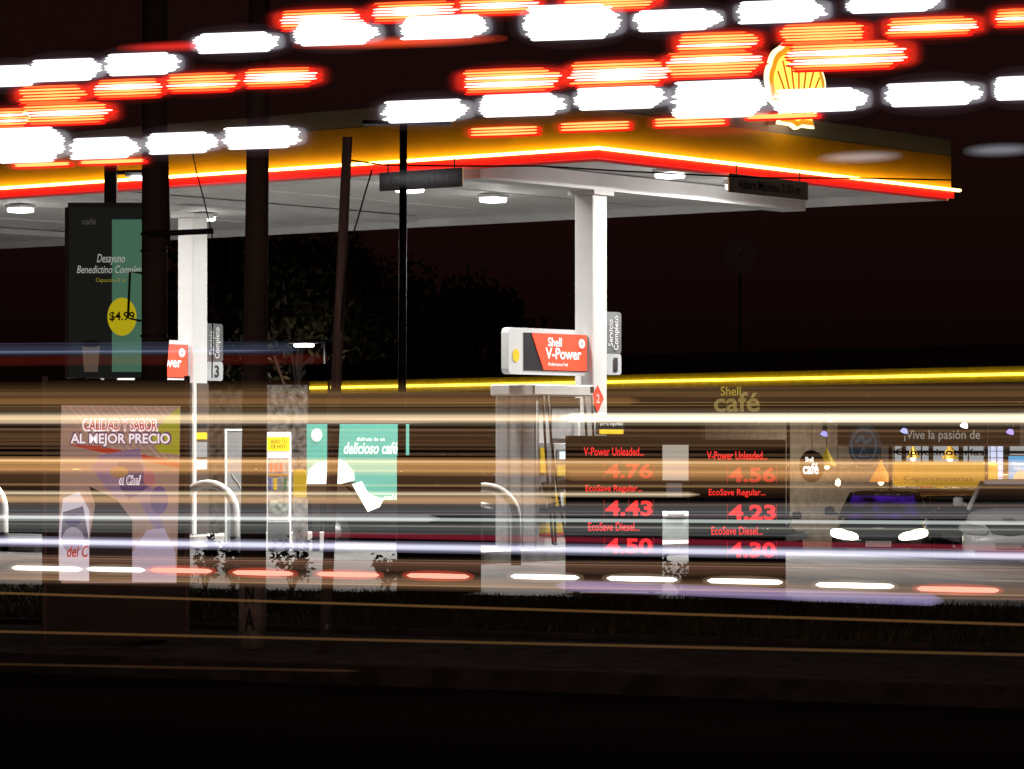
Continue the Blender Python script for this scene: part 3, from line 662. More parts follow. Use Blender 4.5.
text('Nuevo\nsabor', t, (-.1, -.022, h * .74), X, Z, .5, .2, mat('screen_white', (.8, .8, .8), .5, emit=(1, 1, 1), es=.7), .01)
# amber counter front
a, b = sl(893, 486, 2.0), sl(985, 462, 2.0); wp = S0 + SX * ((a.x + b.x) / 2) + SN * 2.0 + Z * a.z
t = thing('counter_canopy', 'rounded amber yellow counter hood hanging inside the lit shop', 'counter', wp, SR)
MB().prism(rrect(b.x - a.x, b.z - a.z, .12), (0, .5, (b.z - a.z) / 2), X, Z, .5).build('hood', mat('amber_hood', (.62, .4, .03), .5, var=.15, emit=(1, .56, .02), es=.28), t)
text('Capuccinoterías', t, (0, -.012, (b.z - a.z) * .3), X, Z, (b.x - a.x) * .75, .16, mat('amber_ink', (.25, .14, .01), .5), .0)
for x in (-.8, .8): MB().tube([(x, .25, b.z - a.z), (x, .25, zg + .25 - a.z)], .02, 6).build('hanger', BLACK, t)
stext('Capuccinoterías!', 941, 453, 1.9, 92, 9, mat('black_words', (.02, .02, .02), .5), .02)
# service counter
a, b = sl(878, 520, 3.2), sl(1010, 492, 3.2); wp = S0 + SX * ((a.x + b.x) / 2) + SN * 3.2
t = thing('service_counter', 'long low service counter with maroon front behind the parked cars', 'counter', wp, SR)
wd = b.x - a.x
MB().box((-wd / 2, 0, .02), (wd / 2, .7, b.z), .02).build('front', mat('maroon_front', (.16, .04, .035), .5), t); MB().box((-wd / 2 - .05, -.05, b.z), (wd / 2 + .05, .75, b.z + .06)).build('worktop', GREY, t)
for i in range(9):
    q = MB(); x = -wd / 2 + .3 + i * wd / 9.5; hh = R.uniform(.15, .4); q.box((x, .2, b.z + .062), (x + R.uniform(.15, .3), .5, b.z + .062 + hh), .02)
    q.build('display_box', (WHITE, GREY, RED, YELLOW)[i % 4], t)
# pendant lamps
def pendant(px, py, d, r, label, cone=True, bulb=12, cm=None):
    p = sl(px, py, d); wp = S0 + SX * p.x + SN * p.y + Z * p.z
    t = thing('pendant_lamp', label, 'lamp', wp, SR, 'pendant lamps in the shop')
    top = zg + .25 - p.z
    MB().tube([(0, 0, .25), (0, 0, top)], .012, 6).build('cord', BLACK, t)
    q = MB(); n = 20
    if cone: q.tube([(0, 0, 0), (0, 0, r * 1.6), (0, 0, r * 1.9)], [r, r * .12, r * .1], n, cap=False); q.build('lamp_shade', cm or mat('brass_shade', (.45, .32, .05), .35, .4), t, True)
    else:
        for k in range(6):
            a = k * math.pi / 3; q.tube([(r * .3 * math.cos(a), r * .3 * math.sin(a), r), (r * math.cos(a), r * math.sin(a), .1), (r * .5 * math.cos(a), r * .5 * math.sin(a), -r * .9)], .012, 5)
        q.build('wire_cage', BLACK, t)
    q = MB(); q.tube([(0, 0, -.08), (0, 0, -.03), (0, 0, .06), (0, 0, .11)], [.03, .075, .06, .02], 12); q.build('bulb', emit('warm_bulb%d' % bulb, (1, .72, .38), bulb), t, True)
pendant(827, 466, 1.5, .26, 'yellow cone pendant lamp right of the round black shop sign', cm=mat('yellow_shade', (.6, .48, .03), .4, emit=(1, .7, .02), es=.15))
pendant(838, 483, 1.8, .14, 'small caged pendant bulb lower than the yellow cone lamp', False, 14)
pendant(881, 482, 1.4, .3, 'amber cone pendant lamp with glaring bulb left of the amber hood', bulb=30, cm=mat('amber_shade', (.7, .3, .06), .5, emit=(1, .4, .06), es=.5))
pendant(913, 458, 4, .2, 'pendant lamp glowing above the left of the amber hood', bulb=16); pendant(950, 459, 4, .24, 'pendant lamp glowing above the middle of the amber hood', bulb=22)
pendant(676, 458, -.5 + .9, .3, 'dark gold cone pendant lamp seen between the two price boards', bulb=3, cm=mat('old_gold_shade', (.2, .14, .03), .4))
# spot lights in the ceiling
for px, py, c, lb in ((825, 433, (.35, .35, 1), 'bluish ceiling spot left, above the round black shop sign'), (905, 430, (.4, .45, 1), 'bluish ceiling spot over the pale words in the shop'), (1011, 431, (.45, .35, 1), 'violet ceiling spot at the far right of the shop'), (965, 424.5, (1, .95, .9), 'white ceiling lamp near the top of the shop window')):
    p = sl(px, py, .6); wp = S0 + SX * p.x + SN * p.y + Z * p.z
    t = thing('ceiling_spot', lb, 'light', wp, SR, 'ceiling spots in the shop')
    MB().tube([(0, 0, .03), (0, 0, zg + .25 - p.z)], .06, 12).build('body', BLACK, t); MB().tube([(0, -.04, -.05), (0, 0, .03)], [.1, .06], 14).build('lens', emit('spot_%d' % px, c, 1.2 if px != 965 else 5), t)
# round signs in the window
def disc(px, py, d, rpx, name, label, m):
    p = sl(px, py, d); wp = S0 + SX * p.x + SN * p.y + Z * p.z; r = sl(px, py - rpx, d).z - p.z
    t = thing(name, label, 'sign', wp, SR); MB().prism(circ(r, r, 40), (0, .04, 0), X, Z, .08).build('disc', m, t)
    MB().tube([(0, 0, r - .01), (0, 0, zg + .2 - p.z)], .01, 6).build('hanger', BLACK, t); return t, r
t, r = disc(812, 466, .5, 16, 'shop_sign', 'round black hanging sign with white cafe lettering in the shop', BLACK)
LWT = mat('lit_letter_white', (.8, .8, .8), .5, emit=(1, 1, .97), es=1.6)
text('café', t, (0, -.042, -.06), X, Z, r * 1.35, .3, LWT, .02); text('Shell', t, (-.05, -.042, .17), X, Z, r * .7, .13, LWT, .01)
t, r = disc(865, 446, -.6, 21, 'logo_sign', 'large dark blue round logo sign hung before the shop window', mat('dark_blue_disc', (.012, .02, .03), .5, emit=(.03, .05, .07), es=.3))
LB = mat('logo_blue', (.05, .09, .12), .5, emit=(.05, .09, .12), es=.5)
q = MB(); pa = [(r * .8 * math.cos(a), -.045, r * .8 * math.sin(a)) for a in [6.2832 * k / 36 for k in range(37)]]; q.tube(pa, .03, 6)
q.tube([(-r * .5, -.045, r * .2), (-r * .1, -.045, r * .45), (r * .1, -.045, r * .15), (r * .5, -.045, r * .35)], .05, 6); q.tube([(-r * .3, -.045, -r * .5), (0, -.045, -r * .05), (r * .3, -.045, -r * .5), (-r * .3, -.045, -r * .5)], .03, 6); q.build('emblem', LB, t)
MB().box((-.03, .04, zg + .1 - (S0.z + 0) * 0 - (t.location.z - S0.z)), (.03, .7, zg + .16 - (t.location.z - S0.z))).build('arm', BLACK, t)
# fascia lettering
LC = mat('fascia_letter', (.3, .24, .1), .5, emit=(.5, .38, .12), es=.35)
stext('Shell', 731, 391, -.32, 20, 9, mat('fascia_letter_yellow', (.5, .42, .02), .5, emit=(.6, .5, .05), es=.5), .0)
stext('café', 737, 402, -.34, 46, 20, LC, .02)
# wall tv, cream panel, dark counter seen between the price boards
t, w_, h = lit(666, 482, 683, 498, -.2, 'wall_screen', 'small grey screen seen between the two price boards', (.25, .24, .27), .3, dep=.1)
a, b = sl(655, 480, -.04), sl(693, 445, -.04)
MB().box((a.x, -.04, a.z), (b.x, 0, b.z)).build('cream_panel', mat('cream_panel', (.5, .46, .4), .6, emit=(.6, .54, .45), es=.6), st)  # emission put into the wall colour so it reads as lit
# interior lights
for i, (x, pw) in enumerate(((-9, 40), (-6, 60), (-3, 70), (0, 70), (3, 60), (6, 40))):
    L = D.lights.new('shop_light', 'AREA'); L.size = 1.2; L.energy = pw * 1.3; L.color = (1, .82, .6)
    lo = D.objects.new('shop_light', L); COL.objects.link(lo); lo.parent = st; lo.location = (x, 3.5, zg + .2)
# dish on the roof
p = sl(740, 255, 4); wp = S0 + SX * p.x + SN * p.y + Z * p.z
t = thing('satellite_dish', 'round dim satellite dish on a mast above the shop roof', 'satellite dish', (wp.x, wp.y, wp.z))
q = MB(); n = 28; secs = []
for k in range(6): rr = .02 + .5 * k / 5; secs.append([(rr * math.cos(2 * math.pi * j / n), -.5 * rr * rr, rr * math.sin(2 * math.pi * j / n)) for j in range(n)])
q.loft(secs, False); q.build('dish', mat('dish_grey', (.75, .6, .56), .6), t, True)
q = MB(); q.tube([(0, .05, 0), (0, .05, zt + S0.z - wp.z)], .04, 8); q.build('mast', DARK, t); q = MB(); q.tube([(0, 0, 0), (0.1, -.45, .12)], .015, 6); q.build('feed_arm', DARK, t)

Yi = 47.0; s = F / Yi
t = thing('ice_chest', 'pale white ice chest showing between the two price boards', 'chest', (GX(676, Yi), Yi, 0))
hh = CZ - (512 - HZ) / s
MB().box((-.42, 0, .08), (.42, .6, hh - .08), .03).build('body', mat('pale_chest', (.22, .25, .24), .4, var=.15), t); MB().box((-.44, -.02, hh - .078), (.44, .62, hh), .02).build('lid', WHITE, t); MB().box((-.38, .05, 0), (.38, .55, .079)).build('base', BLACK, t); MB().box((-.12, -.05, hh - .06), (.12, -.021, hh - .03)).build('handle', STEEL, t)
# stone wall and street lamp behind
t = thing('stone_wall', 'rough grey stone clad wall behind the second dark pole', 'wall', P(254, 440, 62) * 1.0)
t.location.z = -.6; s = F / 62
zt_ = CZ + .6 - (385 - HZ) / s
STONE = mat('rough_stone', (.38, .36, .34), .9, var=.95, scale=9, bump=.9)
MB().box((-54 / s, 0, 0), (13 / s, .4, zt_ - .1)).build('old_wall', mat('dark_stone', (.14, .11, .09), .9, var=.8, scale=9, bump=.8), t); MB().box((13.2 / s, -.1, 0), (54 / s, .4, zt_)).build('stone_face', STONE, t)
q = MB(); q.tube([(30 / s, .1, zt_), (20 / s, .1, zt_ + .55)], .025, 6); q.build('stake', mat('rust_stake', (.25, .12, .08), .7), t)
Yl = 112; kl = 1.7; t = thing('street_lamp', 'distant lit street lamp among dark trees', 'street lamp', (GX(326, Yl), Yl, gz(GX(326, Yl), Yl))); s = F / Yl
zl_ = CZ - (344 - HZ) / s - t.location.z; MB().tube([(0, 0, 0), (0, 0, zl_ + .1)], [.1, .08], 10).build('post', DARK, t, True)
MB().tube([(0, 0, zl_ + .05 * kl), (-.35 * kl, 0, zl_ + .06 * kl)], .05, 8).build('arm', DARK, t); MB().box((-.75 * kl, -.2, zl_ + .01), (-.15 * kl, .2, zl_ + .07 * kl), .02).build('head', STEEL, t); MB().box((-.64 * kl, -.15, zl_ - .1), (-.24 * kl, .15, zl_ + .008), .03).build('lens', emit('street_lens', (1, 1, 1), 20), t)
L = D.lights.new('street_glow', 'POINT'); L.energy = 35; L.shadow_soft_size = .2; lo = D.objects.new('street_glow', L); COL.objects.link(lo); lo.parent = t; lo.location = (-.45 * kl, 0, zl_ - .3)
MB().box((-.16, -.2, zl_ - 1.6), (.12, -.09, zl_ - .9)).build('junction_box', DARK, t)

# ------------------------------------------------------------------ trees and shrubs
LEAF = [mat('leaf_a', (.09, .075, .03), .6, var=.5, scale=.8, bump=0), mat('leaf_b', (.15, .11, .04), .6, var=.5, scale=.8, bump=0), mat('leaf_c', (.03, .045, .018), .6, var=.5, scale=.8, bump=0)]
def tree(px, Y, h, r, label, seed, n=5200):
    rr = random.Random(seed); x = GX(px, Y); t = thing('tree', label, 'tree', (x, Y, gz(x, Y)), 0, 'trees behind the station')
    q = MB(); q.tube([(0, 0, -.2), (.1, 0, h * .3), (.25, .1, h * .6), (.2, 0, h * .85)], [.24, .18, .12, .04], 9)
    cl = []
    for k in range(22):
        a = rr.uniform(0, 6.28); e = rr.uniform(-.5, 1); d = rr.uniform(.35, 1) * r; c = Vector((math.cos(a) * d * math.cos(e * .9), math.sin(a) * d * .8, h * .62 + e * r * .85)); cl.append((c, rr.uniform(.5, 1.1) * r / 2))
        if k < 9: q.tube([(.15, 0, h * rr.uniform(.3, .6)), c * .6 + Vector((0, 0, h * .22)), c], [.08, .05, .02], 6)
    q.build('trunk', WOOD, t, True)
    q = MB()
    for _ in range(n):
        c, cr = rr.choice(cl); g = Vector((rr.gauss(0, 1), rr.gauss(0, 1), rr.gauss(0, .8))); p = c + g.normalized() * cr * rr.random() ** .4
        a = Vector((rr.gauss(0, 1), rr.gauss(0, 1), rr.gauss(0, 1))).normalized(); b = a.orthogonal().normalized(); l = rr.uniform(.1, .24)
        q.mi = rr.choice((0, 0, 1, 2)); q.add([p - a * l, p + b * l * .45, p + a * l, p - b * l * .45], [(0, 1, 2, 3)])
    q.build('crown', LEAF, t)
tree(292, 116, 11.0, 3.2, 'leafy dark tree above the stone wall by the street lamp', 3)
tree(225, 120, 12.5, 3.4, 'dark tree half hidden behind the thick poles', 4)
tree(385, 124, 10.0, 3.0, 'dim dark tree behind the thin black lamp post', 5)
tree(470, 130, 10.0, 3.0, 'faint dark tree behind the middle of the canopy', 6)
def shrub(px, py, h, r, label, seed, n=340):
    rr = random.Random(seed); Y = F * CZ / (py - HZ); t = thing('shrub', label, 'shrub', (GX(px, Y), Y, 0), 0, 'small dark shrubs at the verge')
    q = MB()
    st_ = []
    for k in range(9):
        a = rr.uniform(0, 6.28); e = Vector((math.cos(a) * r * rr.uniform(.3, 1), math.sin(a) * r * .6, h * rr.uniform(.5, 1))); st_.append(e); q.tube([(0, 0, -.02), e * .5 + Vector((0, 0, h * .12)), e], [.009, .006, .003], 5)
    q.build('stem', WOOD, t)
    q = MB()
    for _ in range(n):
        e = rr.choice(st_); p = e * rr.uniform(.45, 1.05) + Vector((rr.gauss(0, .035), rr.gauss(0, .035), rr.gauss(0, .03))); a = Vector((rr.gauss(0, 1), rr.gauss(0, 1), rr.gauss(0, .7))).normalized(); b = a.orthogonal().normalized(); l = rr.uniform(.02, .045)
        q.add([p - a * l, p + b * l * .5, p + a * l, p - b * l * .5], [(0, 1, 2, 3)])
    q.build('leaves', mat('shrub_leaf', (.016, .018, .01), .6, var=.5, scale=5, bump=0), t)
for i, (px, py, h, r, lb) in enumerate(((205, 592, .75, .2, 'dark shrub beside the right post of the tall banner'), (233, 594, .7, .2, 'dark shrub just left of the whitewashed pole foot'), (292, 592, .75, .3, 'spreading dark shrub between the two dark poles'), (388, 590, .5, .22, 'low dark shrub left of the unlit brown board'),(686, 604, .55, .3, 'spiky dark shrub between the two price boards'))):
    shrub(px, py, h * .72, r * .8, lb, 20 + i)
# concrete marker on the verge
b = base_at(824, 634); MB_ = MB(); MB_.prism([(-.06, 0), (.1, 0), (.0, .22), (-.12, .24)], (0, 0, 0), X, Z, .12)
tag(MB_.build('marker_stone', PAVE, None, loc=b), 'small pale leaning kerb stone on the grass right of the price boards', 'stone')

# ------------------------------------------------------------------ cars
def sec(x, hw, zb, zt, n=20, e=4.0, ht=.92):
    out = []
    for k in range(n):
        a = 2 * math.pi * (k + .5) / n; c, s_ = math.cos(a), math.sin(a); y = math.copysign(abs(c) ** (2 / e), c); z = math.copysign(abs(s_) ** (2 / e), s_)
        f = 1 - (1 - ht) * max(0, z); out.append((x, hw * y * f, (zb + zt) / 2 + (zt - zb) / 2 * z))
    return out
def car(name, label, px, Y, rz, paint, tall, lights, purple=False):
    x = GX(px, Y); t = thing(name, label, 'car', (x, Y, gz(x, Y)), rz, 'cars parked before the shop')
    H = .18 if tall else 0; L = 4.4 + .1 * (not tall); f = -L / 2     # front points to -x
    q = MB(); q.loft([sec(f, .6, .38, .62), sec(f + .08, .78, .26, .78 + H * .6), sec(f + .3, .86, .22, .86 + H), sec(f + 1.0, .9, .2, .96 + H), sec(f + 1.4, .91, .2, 1.0 + H), sec(f + 3.3, .91, .2, 1.03 + H), sec(f + L - .35, .88, .22, 1.02 + H), sec(f + L - .06, .8, .3, .95 + H), sec(f + L, .65, .42, .85 + H)])
    q.build('body', paint, t, True)
    GL = mat('car_glass', (.012, .012, .014), .06, var=.1, bump=0)
    z0 = .96 + H
    def cab(fx, hw, z): return [(fx, -hw, z), (fx, hw, z)]
    zr = 1.44 + H * 1.1; xs = (f + 1.15, f + 1.95, f + 3.3, f + (4.15 if tall else 3.95))
    v_ = [(xs[0], -.78, z0), (xs[0], .78, z0), (xs[1], -.6, zr - .03), (xs[1], .6, zr - .03), (xs[2], -.6, zr - .05), (xs[2], .6, zr - .05), (xs[3], -.76, z0 + .04), (xs[3], .76, z0 + .04)]
    q = MB(); q.add(v_[:4], [(0, 2, 3, 1)]); q.build('windscreen', GL if not purple else mat('painted_violet_reflection', (.02, .01, .05), .06, emit=(.09, .015, .5), es=.4, var=.9, scale=1.6, bump=0, patchy=True), t)  # violet emission painted on the glass in place of a reflection
    q = MB(); q.add(v_, [(0, 6, 4, 2), (1, 3, 5, 7), (4, 6, 7, 5)]); q.build('side_glass', GL, t)
    q = MB(); q.loft([sec(xs[1] - .06, .58, zr - .07, zr - .01, 12), sec(xs[1] + .4, .62, zr - .06, zr + .03, 12), sec(xs[2], .62, zr - .07, zr + .02, 12), sec(xs[2] + .15, .58, zr - .1, zr - .03, 12)]); q.build('roof', paint, t, True)
    for s_ in (-1, 1):
        for a_, b_ in (((xs[0], s_ * .79, z0), (xs[1], s_ * .61, zr - .03)), ((xs[2], s_ * .61, zr - .05), (xs[3], s_ * .77, z0 + .04)), (((xs[1] + xs[2]) / 2, s_ * .61, zr - .04), ((xs[1] + xs[2]) / 2, s_ * .79, z0))):
            MB().tube([a_, b_], .045, 8).build('pillar', paint, t, True)
    for s_ in (-1, 1):
        q = MB(); q.tube([(xs[0] + .2, s_ * .84, z0 + .06), (xs[0] + .18, s_ * .97, z0 + .12)], .03, 6); q.loft([sec(xs[0] + .12, .08, z0 + .06, z0 + .2, 10), sec(xs[0] + .24, .1, z0 + .04, z0 + .22, 10)]); 
        q.v = [(a, b + (s_ * 1.0 if i >= 12 else 0), c) for i, (a, b, c) in enumerate(q.v)]; q.build('mirror', paint, t, True)
        for wx in (f + .85, f + L - .85):
            wl_ = MB().tube([(wx, s_ * .72, .32), (wx, s_ * .9, .32)], .33, 24).build('wheel', DARK, t, True)
            MB().tube([(wx, s_ * .7, .32), (wx, s_ * .91, .32)], .322, 24).build('tyre', RUBBER, wl_, True); MB().tube([(wx, s_ * .9, .32), (wx, s_ * .925, .32)], .2, 12).build('rim', STEEL, wl_, True)
        hz = .66 + H * .7
        q = MB(); q.loft([[(f - .03, s_ * (.63 + .25 * a), hz + .07 * b + .03 * a) for a, b in rrect(2, 2, .7)], [(f + .22, s_ * (.66 + .25 * a), hz + .02 + .09 * b + .03 * a) for a, b in rrect(2, 2, .7)]])
        q.build('headlight', emit('headlight_on', (1, .86, .66), 7) if lights else mat('clear_lamp', (.5, .5, .5), .15), t)
    q = MB(); gr = [(-.42, .78 + H), (.42, .78 + H), (.3, .62 + H), (0, .58 + H), (-.3, .62 + H)]
    q.prism([(a, b - .08) for a, b in gr], (f - .02, 0, 0), Yv, Z, .04); q.build('grille', BLACK, t)
    q = MB(); q.box((f - .03, -.6, .28), (f + .05, .6, .42), .015); q.build('bumper_grille', BLACK if not tall else mat('red_bumper', (.3, .03, .035), .5), t)
    q = MB(); q.box((f - .045, -.24, .45), (f - .02, .24, .56)); q.build('number_plate', mat('plate_grey', (.5, .5, .5), .5), t)
    q = MB(); q.tube([(f - .01, -.1, .8 + H), (f - .01, .1, .8 + H)], .02, 6); q.build('badge', STEEL, t)
    return t
PW = mat('white_car_paint', (.72, .72, .72), .2, var=.03, bump=0); PK = mat('black_car_paint', (.01, .01, .011), .12, var=.1, bump=0); PG = mat('dark_grey_car_paint', (.03, .03, .034), .15, var=.1, bump=0)
car('parked_car', 'dark car with lit headlights and painted violet reflection on the windscreen before the shop', 884, 64, math.radians(90 - 9), PK, False, True, True)
car('parked_car', 'white car with dark grille at the right edge of the photo', 1016, 61, math.radians(90 - 12), PW, True, False)
car('parked_car', 'black car with unlit lamps parked behind the white car', 955, 72, math.radians(90 + 10), PG, True, False)
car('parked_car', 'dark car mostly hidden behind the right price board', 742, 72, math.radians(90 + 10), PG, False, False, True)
car('parked_car', 'dark car parked behind the green billboard and unlit board', 425, 58, math.radians(90 + 60), PK, True, False)

# ------------------------------------------------------------------ lights left by the passing traffic (glowing streaks along the lanes)
YS = 20.0; PX = YS / F
ORD = ('first', 'second', 'third', 'fourth', 'fifth', 'sixth', 'seventh', 'eighth', 'ninth', 'tenth', 'eleventh', 'twelfth')
HOTW = emit('streak_white', (1, .99, .97), 1.7); COOL = emit('streak_cool', (.62, .66, .8), .8)
HOTY = emit('streak_amber', (1, .48, .12), 1.7); REDC = emit('streak_red', (1, .012, .006), 1.0); PALE = emit('streak_pale', (1, .93, .74), 1.8)
def lens(c, a, b, name, col, peak, parent, ex=.7):
    """soft glowing lens of air, half length a (px), half height b (px)"""
    q = MB(); n = 16; secs = []; base = onroad(c[0], c[1], YS)
    for k in range(1, 14):
        th = math.pi * k / 14; x = -math.cos(th) * a; r = math.sin(th) ** ex * b * PX
        ctr = onroad(c[0] + x, c[1] + x * SL, YS) - parent.location
        secs.append([ctr + Z * r * math.cos(6.2832 * j / n) + RN * r * math.sin(6.2832 * j / n) for j in range(n)])
    q.loft(secs); return q.build(name, volm(col, peak / (2 * b * PX)), parent, True)
SL = -.035
def burst(cx, cy, wd, ht, kind, label, group, seed):
    rr = random.Random(seed); base = onroad(cx, cy, YS); ht += 1.5 * (kind != 'thin')
    if kind == 'white': sp, r0 = 2.7, 1.55
    else: sp, r0 = 2.7, 1.0
    n = max(2, round(ht / sp)); q = MB()
    t = thing('light_burst', label, 'light streak', base, 0, group)
    for i in range(n):
        s = (i - (n - 1) / 2) / max(1, (n - 1) / 2); flip = 1 if rr.random() < .5 else -1
        l_ = wd / 2 - wd * .03 * abs(s) ** 2 - rr.uniform(0, .07) * wd; r_ = wd / 2 - wd * .13 * abs(s) ** 1.5 - rr.uniform(0, .08) * wd
        if n <= 3: l_ = r_ = wd / 2
        half = (l_ + r_) / 2; off = (r_ - l_) / 2
        y = cy + s * (ht / 2 - r0); x0, x1 = cx - half + off, cx + half + off; e = min(3, half * .2)
        pts = [onroad(x, y + (x - cx) * SL, YS) - base for x in (x0, x0 + e, (x0 + x1) / 2, x1 - e, x1)]
        if kind == 'white':
            q.mi = 0; q.tube(pts, [k * PX for k in (.5, r0, r0, r0, .5)], 8)
        else:
            hot = abs(s) < .6 if n > 3 else True
            q.mi = 1 if (hot and rr.random() < .6 and n > 3 and kind != 'thin') else (0 if abs(s) < .8 or n <= 3 else 3)
            bul = 1.55 if q.mi == 1 else 1.1
            q.tube(pts, [k * PX for k in (.4, r0 * .8, r0 * bul, r0 * .8, .4)], 8)
            q.mi = 2; o_ = RN * .02
            a_ = [onroad(x, y + 1.25 + (x - cx) * SL, YS) - base + o_ for x in (x0 - 4, x0, x1, x1 + 4)]; q.tube(a_, [k * PX for k in (.3, 1.5, 1.5, .3)], 6)
    if kind == 'white':
        q.build('bright_core', [HOTW], t, True); lens((cx, cy), wd / 2 + 1, ht / 2 + .6, 'soft_core', (.95, .95, 1), .3, t, .3)
        lens((cx, cy), wd / 2 + 5, ht / 2 + 3.5, 'halo', (.8, .75, 1), .045, t, .45); lens((cx, cy), wd / 2 + 12, ht / 2 + 10, 'outer_halo', (.9, .5, .6), .02, t)
    else:
        q.build('bright_core', [HOTY, PALE, REDC, emit('streak_orange_red', (1, .16, .03), 1.4)], t, True); lens((cx, cy), wd / 2 + 4, ht / 2 + 1.5, 'soft_core', (1, .035, .01), .6, t, .3)
        lens((cx, cy), wd / 2 + 9, ht / 2 + 4.5, 'halo', (1, .02, .015), .22, t, .4); lens((cx, cy), wd / 2 + 14, ht / 2 + 9, 'outer_halo', (1, .05, .04), .035, t)
def smear(cx, cy, wd, ht, col, pk, label):
    base = onroad(cx, cy, YS); t = thing('light_smear', label, 'light streak', base)
    for k, (f_, g_) in enumerate(((1, .3), (.88, .3), (.75, .3), (.6, .3))): lens((cx, cy), wd / 2 * f_, ht / 2 * f_ * f_, ('glow', 'middle_glow', 'inner_glow', 'core_glow')[k], col, pk * g_, t)
rows = {
 ('white', 'white light burst in the upper white row'): [(10, 76, 66, 20), (66, 70, 78, 21), (143, 64, 80, 21), (238, 42.5, 92, 19), (338, 34, 92, 21), (444, 27, 94, 22), (573, 22, 104, 34), (678, 20, 94, 20), (783, 11.5, 98, 21), (895, 4, 100, 15)],
 ('white', 'white light burst in the lower white row'): [(30, 145, 76, 34), (105, 148, 75, 20), (182, 143, 78, 20), (263, 137.5, 85, 21), (427, 111, 94, 21), (523, 105, 94, 21), (622, 98, 98, 21), (722, 99, 104, 36), (822, 100, 100, 22), (934, 94, 104, 22), (1022, 88, 60, 22)],
 ('amber', 'red and yellow light burst along the top edge of the photo'): [(322, 19, 90, 18), (416, 11, 90, 18), (500, 4, 84, 18), (610, 2, 100, 14)],
 ('amber', 'red and yellow light burst in the left middle rows'): [(10, 118, 44, 18), (68, 113, 92, 20), (54, 94, 72, 16), (130, 88, 74, 17), (203, 82, 76, 17), (281, 77, 78, 17)],
 ('amber', 'red and yellow light burst in the right middle rows'): [(512, 80, 106, 22), (621, 73, 108, 24), (718, 42, 86, 18), (716, 64, 104, 24), (825, 33, 92, 18), (850, 55, 128, 26), (933, 26, 98, 17), (1016, 17, 44, 15)],
 ('thin', 'pair of thin red light lines below the white row'): [(42, 164.5, 54, 5), (112, 161.5, 62, 5), (504, 131, 66, 8), (595, 126, 68, 8), (690, 121.5, 70, 8), (782, 116, 70, 6)],
}
i = 0
for (kind, lb), lst in rows.items():
    grp = {'white': 'white light bursts over the road', 'amber': 'red and yellow light bursts over the road', 'thin': 'thin red light lines over the road'}[kind]
    for k, b in enumerate(sorted(lst)):
        i += 1; burst(*b, kind, '%s, %s from the left' % (lb, ORD[k]), grp, 100 + i)
smear(185, 46, 140, 13, (1, .03, .02), .55, 'soft red smear of light left of the topmost white burst row')
smear(400, 42, 220, 14, (1, .08, .02), .7, 'soft orange red smear under the upper white row')
smear(860, 157, 88, 14, (.7, .66, .68), .32, 'soft grey smear of light on the right end of the canopy fascia')
smear(1000, 150, 76, 15, (.5, .5, .58), .3, 'soft grey smear of light right of the canopy')
smear(720, 131, 150, 16, (.8, .03, .03), .18, 'faint red smear of light below the scallop emblem')
smear(420, 178, 90, 22, (.5, .48, .52), .10, 'faint white smear of light over the left height plate')

def trail(label, pts, r, col, pk, core=None, r2=None, name='light_trail', ext=True):
    """long soft streak; pts = two screen points, r = half height in px"""
    (xa, ya), (xb, yb) = pts; base = onroad((xa + xb) / 2, (ya + yb) / 2, YS); t = thing(name, label, 'light streak', base)
    xs = [xa, xa + min(12, (xb - xa) * .1), (xa + xb) / 2, xb - min(12, (xb - xa) * .1), xb]
    def line(rr, ins=0):
        p = [onroad(x, ya + (yb - ya) * (x - xa) / (xb - xa), YS) - base for x in xs]
        return MB().tube(p, [rr * PX * k for k in (.3, 1, 1, 1, .3)], 14)
    if r < 6.5: line(r).build('glow', volm(col, pk / (2 * r * PX)), t, True)
    else:
        for k, f_ in enumerate((1.15, .9, .6)): line(r * f_).build(('glow', 'middle_glow', 'inner_glow')[k], volm(col, pk * .42 / (2 * r * f_ * PX)), t, True)
        rr = random.Random(int(abs(ya * 31 + yb * 7)))
        for k in range(int(r * .7)):
            o_ = rr.uniform(-.95, .95) * r; tl = rr.uniform(-.8, .8); x0_ = xa if rr.random() < .6 else rr.uniform(xa, xb - 500); x1_ = xb if rr.random() < .6 else rr.uniform(x0_ + 300, xb)
            yy = lambda x: ya + (yb - ya) * (x - xa) / (xb - xa) + o_ + tl * (x - xa) / (xb - xa)
            rad = rr.uniform(.45, 1.4); cc = tuple(min(1, c_ * rr.uniform(.85, 1.25)) for c_ in col)
            q = MB().tube([onroad(x, yy(x), YS) - base for x in (x0_, x0_ + 60, (x0_ + x1_) / 2, x1_ - 60, x1_)], [rad * PX * f_ for f_ in (.1, .8, 1, .8, .1)], 10)
            q.build('strand', volm(cc, rr.choice((.04, .06, .09, .13, .2)) * min(1.6, pk * 8 + .35) / (2 * rad * PX)), t, True)
    if core:
        r2 = r2 or r * .4; c2, pk2 = core
        line(r2 * 1.5).build('inner_glow', volm(c2, pk2 * .45 / (3 * r2 * PX)), t, True); line(r2).build('core', volm(c2, pk2 * .55 / (2 * r2 * PX)), t, True)
A, B = -420, 1520
CRM = (1, .78, .5); ORN = (1, .48, .16); LAV = (.72, .68, 1)
trail('broad dim brown glow just under the yellow store light line', [(A, 397), (B, 394)], 14, (1, .52, .2), .045)
trail('thick cream light trail crossing the whole photo, brightest at right', [(A, 418), (B, 418.5)], 7.5, CRM, .2, ((1, .7, .4), .5), 3.2)
trail('right half cream light trail making the thick trail whiter', [(560, 417.6), (B, 418.5)], 5, (1, .88, .7), .7)
trail('thin dim amber trail above the thick cream trail', [(A, 402), (640, 401)], 4, ORN, .12)
